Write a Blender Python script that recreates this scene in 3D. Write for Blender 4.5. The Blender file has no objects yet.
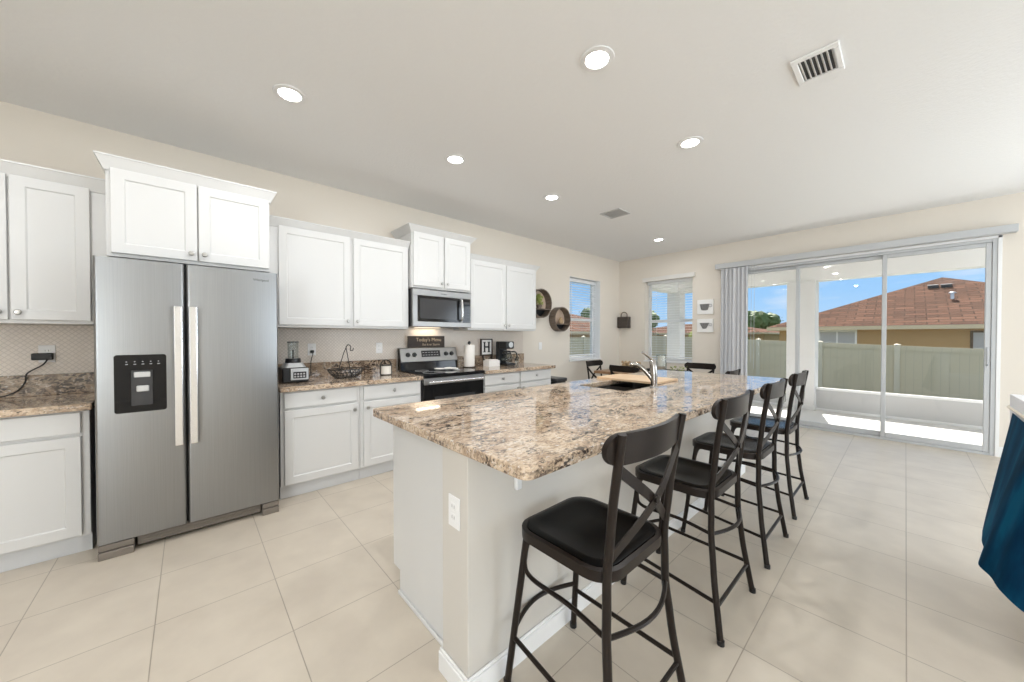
import bpy, bmesh, math, random
from mathutils import Vector, Matrix

R_ = math.radians
random.seed(7)
S = bpy.context.scene
COL = S.collection

# ------------------------------------------------------------------ camera, sky, sun, exposure
cam_d = bpy.data.cameras.new('camera')
cam = bpy.data.objects.new('camera', cam_d)
COL.objects.link(cam)
cam.location = (0, 0, 1.3025)
cam.rotation_euler = (R_(90 - 0.737), 0, R_(47.85))
cam_d.sensor_width = 36
cam_d.lens = 36 * 356.27 / 1024
cam_d.clip_start = 0.05
cam_d.clip_end = 500
S.camera = cam

S.view_settings.view_transform = 'Standard'
S.view_settings.look = 'None'
S.view_settings.gamma = 1
S.view_settings.use_curve_mapping = False
S.view_settings.exposure = 0.47
S.cycles.use_denoising = True
S.cycles.max_bounces = 12
S.cycles.diffuse_bounces = 6
S.cycles.glossy_bounces = 4
S.cycles.transparent_max_bounces = 24
S.cycles.sample_clamp_indirect = 6
S.cycles.caustics_reflective = False

SKY_STRENGTH = 0.74
SUN_STRENGTH = 8.6
LAMP_WATTS = 6.0
FILL_WATTS = 265.0  # power shared out among the added fill lamps

world = bpy.data.worlds.new('sky')
S.world = world
world.use_nodes = True
wn, wl = world.node_tree.nodes, world.node_tree.links
wn.clear()
w_out = wn.new('ShaderNodeOutputWorld')
w_bg = wn.new('ShaderNodeBackground')
w_bg.inputs['Strength'].default_value = SKY_STRENGTH
w_tc = wn.new('ShaderNodeTexCoord')
w_sep = wn.new('ShaderNodeSeparateXYZ')
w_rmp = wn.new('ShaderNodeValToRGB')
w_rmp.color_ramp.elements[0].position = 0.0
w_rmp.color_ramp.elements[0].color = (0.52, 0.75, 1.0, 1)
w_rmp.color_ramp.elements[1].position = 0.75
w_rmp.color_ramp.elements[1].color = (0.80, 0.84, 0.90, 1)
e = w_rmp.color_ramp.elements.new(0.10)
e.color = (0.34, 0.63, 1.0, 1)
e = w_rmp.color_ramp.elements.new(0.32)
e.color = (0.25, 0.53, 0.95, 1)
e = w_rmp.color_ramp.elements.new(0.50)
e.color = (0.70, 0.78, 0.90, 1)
w_noi = wn.new('ShaderNodeTexNoise')
w_noi.inputs['Scale'].default_value = 5.0
w_noi.inputs['Detail'].default_value = 6
w_map = wn.new('ShaderNodeMapping')
w_map.inputs['Scale'].default_value = (1, 1, 3.5)
w_cr = wn.new('ShaderNodeValToRGB')
w_cr.color_ramp.elements[0].position = 0.52
w_cr.color_ramp.elements[0].color = (0, 0, 0, 1)
w_cr.color_ramp.elements[1].position = 0.80
w_cr.color_ramp.elements[1].color = (1, 1, 1, 1)
w_mix = wn.new('ShaderNodeMixRGB')
w_mix.inputs['Color2'].default_value = (0.95, 0.97, 1.0, 1)
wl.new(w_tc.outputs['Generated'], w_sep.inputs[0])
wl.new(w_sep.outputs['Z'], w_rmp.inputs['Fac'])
wl.new(w_tc.outputs['Generated'], w_map.inputs['Vector'])
wl.new(w_map.outputs[0], w_noi.inputs['Vector'])
wl.new(w_noi.outputs['Fac'], w_cr.inputs['Fac'])
wl.new(w_cr.outputs['Color'], w_mix.inputs['Fac'])
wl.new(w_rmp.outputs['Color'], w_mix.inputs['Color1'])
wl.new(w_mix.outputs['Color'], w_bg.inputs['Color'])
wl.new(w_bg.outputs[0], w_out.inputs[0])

sun_d = bpy.data.lights.new('sun', 'SUN')
sun_d.energy = SUN_STRENGTH
sun_d.angle = R_(0.53)
sun_d.color = (1.0, 0.95, 0.87)
sun = bpy.data.objects.new('sun', sun_d)
COL.objects.link(sun)
el = R_(47.5)
sdir = Vector((0.21 * math.cos(el), -0.978 * math.cos(el), -math.sin(el)))
sun.rotation_euler = sdir.to_track_quat('-Z', 'Y').to_euler()
sun.location = (0, 12, 14)

# area fill lamps added behind unseen openings in the right, far and back walls
def add_fill(name, loc, aim, w, h, watts):
    d = bpy.data.lights.new(name, 'AREA')
    d.shape = 'RECTANGLE'; d.size = w; d.size_y = h; d.energy = watts; d.color = (0.86, 0.94, 1.0)
    o = bpy.data.objects.new(name, d); COL.objects.link(o)
    o.location = loc
    o.rotation_euler = Vector(aim).to_track_quat('-Z', 'Z').to_euler()
    return o
add_fill('unseen_fill_lamp', (4.46, 4.0, 1.35), (-1, 0, 0.3), 3.4, 2.2, FILL_WATTS * 0.36)
add_fill('unseen_fill_lamp', (2.9, 6.64, 1.35), (0, -1, 0.3), 2.0, 2.0, FILL_WATTS * 0.26)
add_fill('unseen_fill_lamp', (3.05, -3.76, 1.35), (0, 1, 0.3), 2.0, 2.2, FILL_WATTS * 0.58)

# ------------------------------------------------------------------ materials
def newmat(name):
    m = bpy.data.materials.new(name)
    m.use_nodes = True
    n, l = m.node_tree.nodes, m.node_tree.links
    b = n['Principled BSDF']
    return m, n, l, b

def mat(name, col, rough=0.5, metal=0.0, spec=0.5, noise=0.0, nscale=20.0, bump=0.0, bscale=60.0, coat=0.0, stretch=(1, 1, 1)):
    m, n, l, b = newmat(name)
    b.inputs['Base Color'].default_value = (*col, 1)
    b.inputs['Roughness'].default_value = rough
    b.inputs['Metallic'].default_value = metal
    b.inputs['Specular IOR Level'].default_value = spec
    b.inputs['Coat Weight'].default_value = coat
    if noise or bump:
        tc = n.new('ShaderNodeTexCoord')
        mp = n.new('ShaderNodeMapping')
        mp.inputs['Scale'].default_value = stretch
        l.new(tc.outputs['Object'], mp.inputs['Vector'])
    if noise:
        t = n.new('ShaderNodeTexNoise')
        t.inputs['Scale'].default_value = nscale
        t.inputs['Detail'].default_value = 5
        l.new(mp.outputs[0], t.inputs['Vector'])
        mx = n.new('ShaderNodeMixRGB')
        mx.inputs['Color1'].default_value = (*[c * (1 - noise) for c in col], 1)
        mx.inputs['Color2'].default_value = (*[min(1, c * (1 + noise)) for c in col], 1)
        l.new(t.outputs['Fac'], mx.inputs['Fac'])
        l.new(mx.outputs[0], b.inputs['Base Color'])
    if bump:
        t2 = n.new('ShaderNodeTexNoise')
        t2.inputs['Scale'].default_value = bscale
        t2.inputs['Detail'].default_value = 4
        l.new(mp.outputs[0], t2.inputs['Vector'])
        bp = n.new('ShaderNodeBump')
        bp.inputs['Strength'].default_value = bump
        bp.inputs['Distance'].default_value = 0.01
        l.new(t2.outputs['Fac'], bp.inputs['Height'])
        l.new(bp.outputs[0], b.inputs['Normal'])
    return m

def emit(name, col, strength):
    m, n, l, b = newmat(name)
    b.inputs['Base Color'].default_value = (*col, 1)
    b.inputs['Emission Color'].default_value = (*col, 1)
    b.inputs['Emission Strength'].default_value = strength
    return m

def ramp(n, pts):
    r = n.new('ShaderNodeValToRGB')
    cr = r.color_ramp
    while len(cr.elements) < len(pts):
        cr.elements.new(0.5)
    for e_, (p, c) in zip(cr.elements, pts):
        e_.position = p
        e_.color = (*c, 1) if len(c) == 3 else c
    return r

def granite(name, dark=0.0):
    m, n, l, b = newmat(name)
    tc = n.new('ShaderNodeTexCoord')
    mp = n.new('ShaderNodeMapping')
    mp.inputs['Rotation'].default_value = (0, 0, R_(-28))
    mp.inputs['Scale'].default_value = (1.0, 0.55, 1.0)
    l.new(tc.outputs['Object'], mp.inputs['Vector'])
    def noise(scale, detail, rough, dist=0.0):
        t = n.new('ShaderNodeTexNoise')
        t.inputs['Scale'].default_value = scale
        t.inputs['Detail'].default_value = detail
        t.inputs['Roughness'].default_value = rough
        t.inputs['Distortion'].default_value = dist
        l.new(mp.outputs[0], t.inputs['Vector'])
        return t
    def layer(prev, fac, col, amount=1.0):
        mx = n.new('ShaderNodeMixRGB')
        mx.inputs['Color2'].default_value = (*col, 1)
        fm = n.new('ShaderNodeMath'); fm.operation = 'MULTIPLY'; fm.inputs[1].default_value = amount
        l.new(fac, fm.inputs[0]); l.new(fm.outputs[0], mx.inputs['Fac']); l.new(prev, mx.inputs['Color1'])
        return mx.outputs[0]
    def mask(t, lo, hi):
        r = ramp(n, [(lo, (0, 0, 0)), (hi, (1, 1, 1))])
        l.new(t.outputs['Fac'], r.inputs['Fac'])
        return r.outputs[0]
    def mul(a, c):
        q = n.new('ShaderNodeMath'); q.operation = 'MULTIPLY'
        l.new(a, q.inputs[0]); l.new(c, q.inputs[1])
        return q.outputs[0]
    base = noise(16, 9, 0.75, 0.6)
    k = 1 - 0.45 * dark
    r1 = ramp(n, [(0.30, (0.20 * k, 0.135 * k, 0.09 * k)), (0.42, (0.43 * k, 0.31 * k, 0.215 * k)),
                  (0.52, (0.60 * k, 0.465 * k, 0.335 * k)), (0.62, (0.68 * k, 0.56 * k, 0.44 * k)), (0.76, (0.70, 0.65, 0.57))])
    l.new(base.outputs['Fac'], r1.inputs['Fac'])
    c = r1.outputs[0]
    c = layer(c, mask(noise(110, 2, 0.5, 0.2), 0.52, 0.60), (0.23, 0.16, 0.12), 0.62)
    c = layer(c, mask(noise(75, 3, 0.6, 0.4), 0.60, 0.66), (0.76, 0.73, 0.68), 0.7)
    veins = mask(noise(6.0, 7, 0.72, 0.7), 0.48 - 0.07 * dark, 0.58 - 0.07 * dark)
    c = layer(c, mul(mask(noise(55, 3, 0.6, 0.8), 0.47, 0.54), veins), (0.035, 0.026, 0.023), 0.95)
    c = layer(c, mask(noise(90, 2, 0.5, 0.6), 0.64, 0.68), (0.05, 0.04, 0.036), 0.85)
    l.new(c, b.inputs['Base Color'])
    b.inputs['Roughness'].default_value = 0.05
    b.inputs['Specular IOR Level'].default_value = 0.6
    return m

def floor_tiles():
    m, n, l, b = newmat('cream_floor_tile')
    tc = n.new('ShaderNodeTexCoord')
    mp = n.new('ShaderNodeMapping')
    mp.inputs['Location'].default_value = (-0.0145 + 4.55, -0.33 + 4.57, 0)
    l.new(tc.outputs['Object'], mp.inputs['Vector'])
    br = n.new('ShaderNodeTexBrick')
    br.offset = 0.0
    br.inputs['Scale'].default_value = 1.0
    br.inputs['Brick Width'].default_value = 0.455
    br.inputs['Row Height'].default_value = 0.457
    br.inputs['Mortar Size'].default_value = 0.0022
    br.inputs['Mortar Smooth'].default_value = 0.1
    br.inputs['Color1'].default_value = (0.625, 0.56, 0.475, 1)
    br.inputs['Color2'].default_value = (0.605, 0.54, 0.455, 1)
    br.inputs['Mortar'].default_value = (0.385, 0.335, 0.275, 1)
    l.new(mp.outputs[0], br.inputs['Vector'])
    nz = n.new('ShaderNodeTexNoise')
    nz.inputs['Scale'].default_value = 5
    nz.inputs['Detail'].default_value = 8
    l.new(mp.outputs[0], nz.inputs['Vector'])
    mx = n.new('ShaderNodeMixRGB'); mx.blend_type = 'MULTIPLY'
    mx.inputs['Fac'].default_value = 1
    rr = ramp(n, [(0.3, (0.92, 0.91, 0.90)), (0.7, (1.04, 1.04, 1.03))])
    l.new(nz.outputs['Fac'], rr.inputs['Fac'])
    l.new(br.outputs['Color'], mx.inputs['Color1'])
    l.new(rr.outputs[0], mx.inputs['Color2'])
    l.new(mx.outputs[0], b.inputs['Base Color'])
    b.inputs['Roughness'].default_value = 0.36
    bp = n.new('ShaderNodeBump'); bp.invert = True
    bp.inputs['Distance'].default_value = 0.002
    bp.inputs['Strength'].default_value = 0.5
    l.new(br.outputs['Fac'], bp.inputs['Height'])
    l.new(bp.outputs[0], b.inputs['Normal'])
    return m

def mosaic():
    m, n, l, b = newmat('beige_mosaic_tile')
    tc = n.new('ShaderNodeTexCoord')
    mp = n.new('ShaderNodeMapping')
    mp.inputs['Rotation'].default_value = (R_(45), 0, 0)
    l.new(tc.outputs['Object'], mp.inputs['Vector'])
    sp = n.new('ShaderNodeSeparateXYZ'); cb = n.new('ShaderNodeCombineXYZ')
    l.new(mp.outputs[0], sp.inputs[0])
    l.new(sp.outputs['Y'], cb.inputs['X']); l.new(sp.outputs['Z'], cb.inputs['Y'])
    br = n.new('ShaderNodeTexBrick')
    br.offset = 0.0
    br.inputs['Scale'].default_value = 1.0
    br.inputs['Brick Width'].default_value = 0.022
    br.inputs['Row Height'].default_value = 0.022
    br.inputs['Mortar Size'].default_value = 0.0022
    br.inputs['Color1'].default_value = (0.72, 0.65, 0.58, 1)
    br.inputs['Color2'].default_value = (0.67, 0.60, 0.53, 1)
    br.inputs['Mortar'].default_value = (0.56, 0.50, 0.44, 1)
    l.new(cb.outputs[0], br.inputs['Vector'])
    l.new(br.outputs['Color'], b.inputs['Base Color'])
    b.inputs['Roughness'].default_value = 0.28
    return m

def steel(name, col, rough, axis='z', amount=0.06):
    m, n, l, b = newmat(name)
    b.inputs['Metallic'].default_value = 1
    tc = n.new('ShaderNodeTexCoord'); mp = n.new('ShaderNodeMapping')
    sc = {'z': (900, 900, 3), 'y': (900, 3, 900), 'x': (3, 900, 900)}[axis]
    mp.inputs['Scale'].default_value = sc
    l.new(tc.outputs['Object'], mp.inputs['Vector'])
    t = n.new('ShaderNodeTexNoise'); t.inputs['Scale'].default_value = 1.0; t.inputs['Detail'].default_value = 2
    l.new(mp.outputs[0], t.inputs['Vector'])
    r = ramp(n, [(0.3, tuple(c * (1 - amount) for c in col)), (0.7, tuple(c * (1 + amount) for c in col))])
    l.new(t.outputs['Fac'], r.inputs['Fac'])
    l.new(r.outputs[0], b.inputs['Base Color'])
    b.inputs['Roughness'].default_value = rough
    b.inputs['Anisotropic'].default_value = 0.4
    return m

def glass_pane(name, tint=(1, 1, 1)):
    """thin pane: clear with Schlick reflection, the same from both faces"""
    m = bpy.data.materials.new(name); m.use_nodes = True
    n, l = m.node_tree.nodes, m.node_tree.links
    n.clear()
    def math_(op, a=None, b=None):
        q = n.new('ShaderNodeMath'); q.operation = op
        for k, v in enumerate((a, b)):
            if v is None: continue
            if isinstance(v, (int, float)): q.inputs[k].default_value = v
            else: l.new(v, q.inputs[k])
        return q.outputs[0]
    o = n.new('ShaderNodeOutputMaterial'); mx = n.new('ShaderNodeMixShader')
    t = n.new('ShaderNodeBsdfTransparent'); t.inputs[0].default_value = (*tint, 1)
    g = n.new('ShaderNodeBsdfGlossy'); g.inputs['Roughness'].default_value = 0.0
    ge = n.new('ShaderNodeNewGeometry')
    dt = n.new('ShaderNodeVectorMath'); dt.operation = 'DOT_PRODUCT'
    l.new(ge.outputs['Incoming'], dt.inputs[0]); l.new(ge.outputs['Normal'], dt.inputs[1])
    c = math_('ABSOLUTE', dt.outputs['Value'])
    f = math_('ADD', math_('MULTIPLY', math_('POWER', math_('SUBTRACT', 1.0, c), 5.0), 0.96), 0.03)
    l.new(f, mx.inputs[0]); l.new(t.outputs[0], mx.inputs[1]); l.new(g.outputs[0], mx.inputs[2])
    l.new(mx.outputs[0], o.inputs[0])
    return m

def wood(name, c1, c2, scale=6.0, axis=(1, 12, 12), rough=0.5):
    m, n, l, b = newmat(name)
    tc = n.new('ShaderNodeTexCoord'); mp = n.new('ShaderNodeMapping')
    mp.inputs['Scale'].default_value = axis
    l.new(tc.outputs['Object'], mp.inputs['Vector'])
    t = n.new('ShaderNodeTexNoise'); t.inputs['Scale'].default_value = scale; t.inputs['Detail'].default_value = 6; t.inputs['Distortion'].default_value = 1.0
    l.new(mp.outputs[0], t.inputs['Vector'])
    r = ramp(n, [(0.3, c1), (0.7, c2)])
    l.new(t.outputs['Fac'], r.inputs['Fac'])
    l.new(r.outputs[0], b.inputs['Base Color'])
    b.inputs['Roughness'].default_value = rough
    return m

def shingles():
    m, n, l, b = newmat('brown_roof_shingle')
    tc = n.new('ShaderNodeTexCoord')
    br = n.new('ShaderNodeTexBrick')
    br.inputs['Scale'].default_value = 1
    br.inputs['Brick Width'].default_value = 0.62
    br.inputs['Row Height'].default_value = 0.26
    br.inputs['Mortar Size'].default_value = 0.02
    br.inputs['Color1'].default_value = (0.175, 0.092, 0.062, 1)
    br.inputs['Color2'].default_value = (0.10, 0.056, 0.040, 1)
    br.inputs['Mortar'].default_value = (0.05, 0.03, 0.024, 1)
    l.new(tc.outputs['Object'], br.inputs['Vector'])
    l.new(br.outputs['Color'], b.inputs['Base Color'])
    b.inputs['Roughness'].default_value = 1.0
    b.inputs['Specular IOR Level'].default_value = 0.05
    return m

def fence_vinyl():
    m, n, l, b = newmat('tan_fence_vinyl')
    tc = n.new('ShaderNodeTexCoord'); sp = n.new('ShaderNodeSeparateXYZ')
    l.new(tc.outputs['Object'], sp.inputs[0])
    ad = n.new('ShaderNodeMath'); ad.operation = 'ADD'
    l.new(sp.outputs['X'], ad.inputs[0]); l.new(sp.outputs['Y'], ad.inputs[1])
    mu = n.new('ShaderNodeMath'); mu.operation = 'MULTIPLY'; mu.inputs[1].default_value = 1 / 0.17
    fr = n.new('ShaderNodeMath'); fr.operation = 'FRACT'
    l.new(ad.outputs[0], mu.inputs[0]); l.new(mu.outputs[0], fr.inputs[0])
    r = ramp(n, [(0.0, (0.44, 0.40, 0.30)), (0.06, (0.60, 0.53, 0.385)), (0.95, (0.60, 0.53, 0.385))])
    l.new(fr.outputs[0], r.inputs['Fac'])
    l.new(r.outputs[0], b.inputs['Base Color'])
    b.inputs['Roughness'].default_value = 0.6
    return m

M = {}
M['wall'] = mat('warm_beige_wall_paint', (0.735, 0.68, 0.605), 0.85, bump=0.05, bscale=180)
M['ceiling'] = mat('white_knockdown_ceiling', (0.82, 0.82, 0.82), 0.9, bump=0.25, bscale=55)
M['floor'] = floor_tiles()
M['cab'] = mat('white_cabinet_paint', (0.67, 0.67, 0.665), 0.34)
M['pony'] = mat('pale_half_wall_paint', (0.60, 0.57, 0.525), 0.7)
M['toe'] = mat('grey_toe_kick', (0.62, 0.63, 0.645), 0.5)
M['trim'] = mat('white_trim_paint', (0.80, 0.80, 0.80), 0.4)
M['knob'] = mat('brushed_nickel', (0.50, 0.49, 0.47), 0.3, 1)
M['granite'] = granite('beige_granite')
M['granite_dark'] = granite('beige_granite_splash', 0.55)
M['mosaic'] = mosaic()
M['steel'] = steel('brushed_steel', (0.315, 0.32, 0.325), 0.33, 'z')
M['steel_h'] = steel('brushed_steel_across', (0.34, 0.335, 0.33), 0.38, 'y')
M['steel_bright'] = mat('polished_handle_steel', (0.80, 0.80, 0.81), 0.25, 1)
M['steel_sink'] = steel('sink_steel', (0.24, 0.22, 0.20), 0.35, 'y')
M['black'] = mat('black_plastic', (0.012, 0.012, 0.013), 0.35)
M['black_gloss'] = mat('black_glass', (0.006, 0.006, 0.007), 0.06, spec=0.3)
M['grey_dark'] = mat('dark_grey_plastic', (0.035, 0.035, 0.038), 0.35)
M['grille'] = mat('taupe_grille_plastic', (0.19, 0.165, 0.14), 0.35)
M['plastic_white'] = mat('white_plastic', (0.82, 0.82, 0.82), 0.35)
M['bronze'] = mat('dark_bronze_metal', (0.018, 0.013, 0.0105), 0.33, 0.1, spec=0.22)
M['seat_black'] = mat('black_seat_vinyl', (0.003, 0.003, 0.0032), 0.26, spec=0.12)
M['chrome'] = mat('satin_nickel_faucet', (0.38, 0.36, 0.34), 0.22, 1)
M['glass'] = glass_pane('clear_window_glass')
M['jar_glass'] = glass_pane('clear_jar_glass', (0.90, 0.92, 0.92))
M['vinyl'] = mat('white_vinyl_frame', (0.78, 0.79, 0.80), 0.35)
M['alum'] = mat('grey_white_aluminium_frame', (0.50, 0.51, 0.52), 0.4)
M['blind'] = mat('white_blind_slat', (0.82, 0.83, 0.84), 0.5)
M['valance'] = mat('off_white_valance', (0.72, 0.70, 0.665), 0.5)
M['vane'] = mat('pale_grey_vane', (0.60, 0.60, 0.615), 0.5)
M['stucco'] = mat('white_stucco', (0.72, 0.72, 0.72), 0.9, bump=0.15, bscale=80)
M['kick'] = mat('grey_white_kick_panel', (0.50, 0.505, 0.51), 0.6)
M['lanai_ceiling'] = mat('pale_lanai_soffit', (0.84, 0.84, 0.84), 0.9, bump=0.2, bscale=60)
M['concrete'] = mat('pale_concrete', (0.68, 0.67, 0.655), 0.85, noise=0.05, nscale=4)
M['fence'] = fence_vinyl()
M['fence_post'] = mat('tan_fence_post_vinyl', (0.64, 0.585, 0.46), 0.6)
M['shingle'] = shingles()
M['house_tan'] = mat('ochre_stucco', (0.46, 0.29, 0.13), 0.9, noise=0.06)
M['fascia'] = mat('cream_fascia', (0.62, 0.52, 0.36), 0.7)
M['grass'] = mat('green_lawn', (0.055, 0.075, 0.03), 0.95, noise=0.35, nscale=8)
M['leaf'] = mat('green_leaf', (0.075, 0.14, 0.035), 0.7, noise=0.5, nscale=2)
M['leaf_light'] = mat('yellow_green_leaf', (0.26, 0.30, 0.07), 0.7, noise=0.4, nscale=20)
M['bark'] = mat('brown_bark', (0.12, 0.08, 0.05), 0.9, noise=0.3)
M['maple'] = wood('pale_maple_wood', (0.60, 0.41, 0.25), (0.70, 0.52, 0.34), 4, (1, 10, 10), 0.5)
M['oak'] = wood('brown_table_wood', (0.22, 0.12, 0.06), (0.40, 0.24, 0.13), 5, (1, 10, 10), 0.45)
M['dark_wood'] = wood('dark_stained_wood', (0.014, 0.008, 0.005), (0.045, 0.026, 0.016), 8, (10, 1, 10), 0.5)
M['grey_wood'] = wood('weathered_barrel_wood', (0.10, 0.075, 0.055), (0.20, 0.155, 0.12), 8, (1, 8, 8), 0.6)
M['tan_wood'] = wood('pale_tan_wood', (0.50, 0.38, 0.28), (0.62, 0.49, 0.38), 5, (8, 8, 1), 0.6)
M['paper'] = mat('white_paper', (0.85, 0.82, 0.78), 0.9, bump=0.1, bscale=120)
M['cream'] = mat('cream_lettering', (0.50, 0.40, 0.28), 0.7)
M['ceramic'] = mat('white_ceramic', (0.84, 0.82, 0.79), 0.25)
M['wire'] = mat('dark_wire', (0.05, 0.045, 0.04), 0.45, 0.6)
M['canvas'] = mat('white_canvas', (0.84, 0.83, 0.81), 0.8)
M['cup_grey'] = mat('charcoal_patterned_glaze', (0.17, 0.165, 0.16), 0.5, noise=0.95, nscale=70)
M['basket'] = mat('dark_woven_basket', (0.075, 0.06, 0.05), 0.8, bump=0.6, bscale=120, noise=0.4, nscale=120)
M['cord'] = mat('black_cord', (0.012, 0.012, 0.012), 0.5)
M['velvet'] = None
M['upholstery'] = mat('white_upholstery', (0.80, 0.80, 0.82), 0.9, bump=0.1, bscale=200)
M['piping'] = mat('cream_piping', (0.74, 0.68, 0.58), 0.8)
M['lens'] = emit('lit_lamp_lens', (1.0, 0.97, 0.92), 14.0)
M['hood_lens'] = emit('warm_hood_lens', (1.0, 0.85, 0.65), 2.0)
M['display'] = mat('smoked_display_glass', (0.03, 0.03, 0.035), 0.1)
M['mesh_window'] = mat('smoked_oven_window', (0.045, 0.045, 0.048), 0.12, spec=0.3)
M['print_grey'] = mat('pale_grey_print', (0.45, 0.45, 0.46), 0.5)
M['silver'] = mat('silver_plastic', (0.60, 0.61, 0.62), 0.3, 0.6)
M['candle'] = mat('ivory_wax', (0.85, 0.80, 0.73), 0.6)
M['dried'] = mat('dried_flower_heads', (0.46, 0.33, 0.20), 0.9, noise=0.5, nscale=25)
M['vent_dark'] = mat('dark_vent_opening', (0.05, 0.05, 0.05), 0.9)
M['vent_grey'] = mat('grey_vent_face', (0.58, 0.58, 0.58), 0.7)

mv, n, l, b = newmat('blue_velvet')
tc = n.new('ShaderNodeTexCoord'); mp = n.new('ShaderNodeMapping')
mp.inputs['Scale'].default_value = (9, 9, 2.2)
nz = n.new('ShaderNodeTexNoise'); nz.inputs['Scale'].default_value = 1.0; nz.inputs['Detail'].default_value = 4
rp = ramp(n, [(0.35, (0.0012, 0.022, 0.055)), (0.52, (0.002, 0.055, 0.13)), (0.68, (0.006, 0.13, 0.25))])
l.new(tc.outputs['Object'], mp.inputs['Vector']); l.new(mp.outputs[0], nz.inputs['Vector'])
l.new(nz.outputs['Fac'], rp.inputs['Fac']); l.new(rp.outputs[0], b.inputs['Base Color'])
b.inputs['Roughness'].default_value = 0.7
b.inputs['Specular IOR Level'].default_value = 0.15
b.inputs['Sheen Weight'].default_value = 0.2
b.inputs['Sheen Tint'].default_value = (0.03, 0.42, 0.80, 1)
b.inputs['Sheen Roughness'].default_value = 0.35
M['velvet'] = mv

# ------------------------------------------------------------------ helpers
def wloc(o):
    v = Vector((0, 0, 0))
    while o is not None:
        v += o.location
        o = o.parent
    return v

def tag(o, label=None, cat=None, group=None, kind=None):
    if label: o['label'] = label
    if cat: o['category'] = cat
    if group: o['group'] = group
    if kind: o['kind'] = kind
    return o

def thing(name, loc, label=None, cat=None, group=None, kind=None):
    o = bpy.data.objects.new(name, None)
    o.empty_display_size = 0.1
    COL.objects.link(o)
    o.location = loc
    return tag(o, label, cat, group, kind)

def part(name, bm, m, parent=None, smooth=False, loc=None, label=None, flip=True):
    """world-space bmesh -> one mesh object, parented"""
    if flip:
        bmesh.ops.recalc_face_normals(bm, faces=bm.faces)
    me = bpy.data.meshes.new(name)
    org = wloc(parent) if parent is not None else Vector(loc or (0, 0, 0))
    bmesh.ops.translate(bm, verts=bm.verts, vec=-org)
    bm.to_mesh(me)
    bm.free()
    me.materials.append(m)
    if smooth:
        for p in me.polygons: p.use_smooth = True
        try: me.set_sharp_from_angle(angle=R_(40))
        except Exception: pass
    o = bpy.data.objects.new(name, me)
    COL.objects.link(o)
    if parent is not None:
        o.parent = parent
    else:
        o.location = org
    if label: o['label'] = label
    return o

def solo(name, bm, m, label, cat, group=None, smooth=False, loc=None):
    return tag(part(name, bm, m, None, smooth, loc), label, cat, group)

def struct(name, bm, m, parent=None, loc=None, smooth=False):
    o = part(name, bm, m, parent, smooth, loc)
    if parent is None: o['kind'] = 'structure'
    return o

def box(bm, x0, x1, y0, y1, z0, z1, bev=0.0, seg=2):
    r = bmesh.ops.create_cube(bm, size=1.0)
    vs = r['verts']
    bmesh.ops.scale(bm, vec=(abs(x1 - x0), abs(y1 - y0), abs(z1 - z0)), verts=vs)
    bmesh.ops.translate(bm, vec=((x0 + x1) / 2, (y0 + y1) / 2, (z0 + z1) / 2), verts=vs)
    if bev:
        es = set()
        for v in vs:
            for e_ in v.link_edges: es.add(e_)
        bmesh.ops.bevel(bm, geom=list(es), offset=bev, segments=seg, affect='EDGES', profile=0.5)
    return bm

def B(*a, **k):
    return box(bmesh.new(), *a, **k)

def tube(bm, pts, r, seg=8, closed=False, flat=None, up=None, caps=True):
    """sweep; r number or list; flat=(w,t) makes a rectangular strip with width axis 'up'"""
    pts = [Vector(p) for p in pts]
    n_ = len(pts)
    rings = []
    nrm = None
    for i, p in enumerate(pts):
        a = pts[i - 1] if (i > 0 or closed) else pts[i]
        c = pts[(i + 1) % n_] if (i < n_ - 1 or closed) else pts[i]
        t = (c - a).normalized()
        if up is not None:
            nrm = Vector(up)
        if nrm is None:
            nrm = Vector((0, 0, 1)) if abs(t.z) < 0.9 else Vector((1, 0, 0))
        nrm = (nrm - t * nrm.dot(t)).normalized()
        bi = t.cross(nrm)
        ring = []
        if flat:
            w, th = flat
            for (s, q) in ((-1, -1), (1, -1), (1, 1), (-1, 1)):
                ring.append(bm.verts.new(p + nrm * (w / 2 * s) + bi * (th / 2 * q)))
        else:
            rr = r[i] if isinstance(r, (list, tuple)) else r
            for k in range(seg):
                an = 2 * math.pi * k / seg
                ring.append(bm.verts.new(p + nrm * (rr * math.cos(an)) + bi * (rr * math.sin(an))))
        rings.append(ring)
    m_ = len(rings[0])
    rng = range(n_) if closed else range(n_ - 1)
    for i in rng:
        A_, C_ = rings[i], rings[(i + 1) % n_]
        for k in range(m_):
            bm.faces.new((A_[k], A_[(k + 1) % m_], C_[(k + 1) % m_], C_[k]))
    if caps and not closed:
        bm.faces.new(rings[0][::-1]); bm.faces.new(rings[-1])
    return bm

def T(pts, r, **k):
    return tube(bmesh.new(), pts, r, **k)

def spline(pts, n_=6):
    P = [Vector(p) for p in pts]
    P = [P[0] * 2 - P[1]] + P + [P[-1] * 2 - P[-2]]
    out = []
    for i in range(1, len(P) - 2):
        for k in range(n_):
            t = k / n_
            a, b_, c, d = P[i - 1], P[i], P[i + 1], P[i + 2]
            out.append(0.5 * ((2 * b_) + (c - a) * t + (2 * a - 5 * b_ + 4 * c - d) * t * t + (3 * b_ - a - 3 * c + d) * t ** 3))
    out.append(P[-2])
    return out

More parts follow.
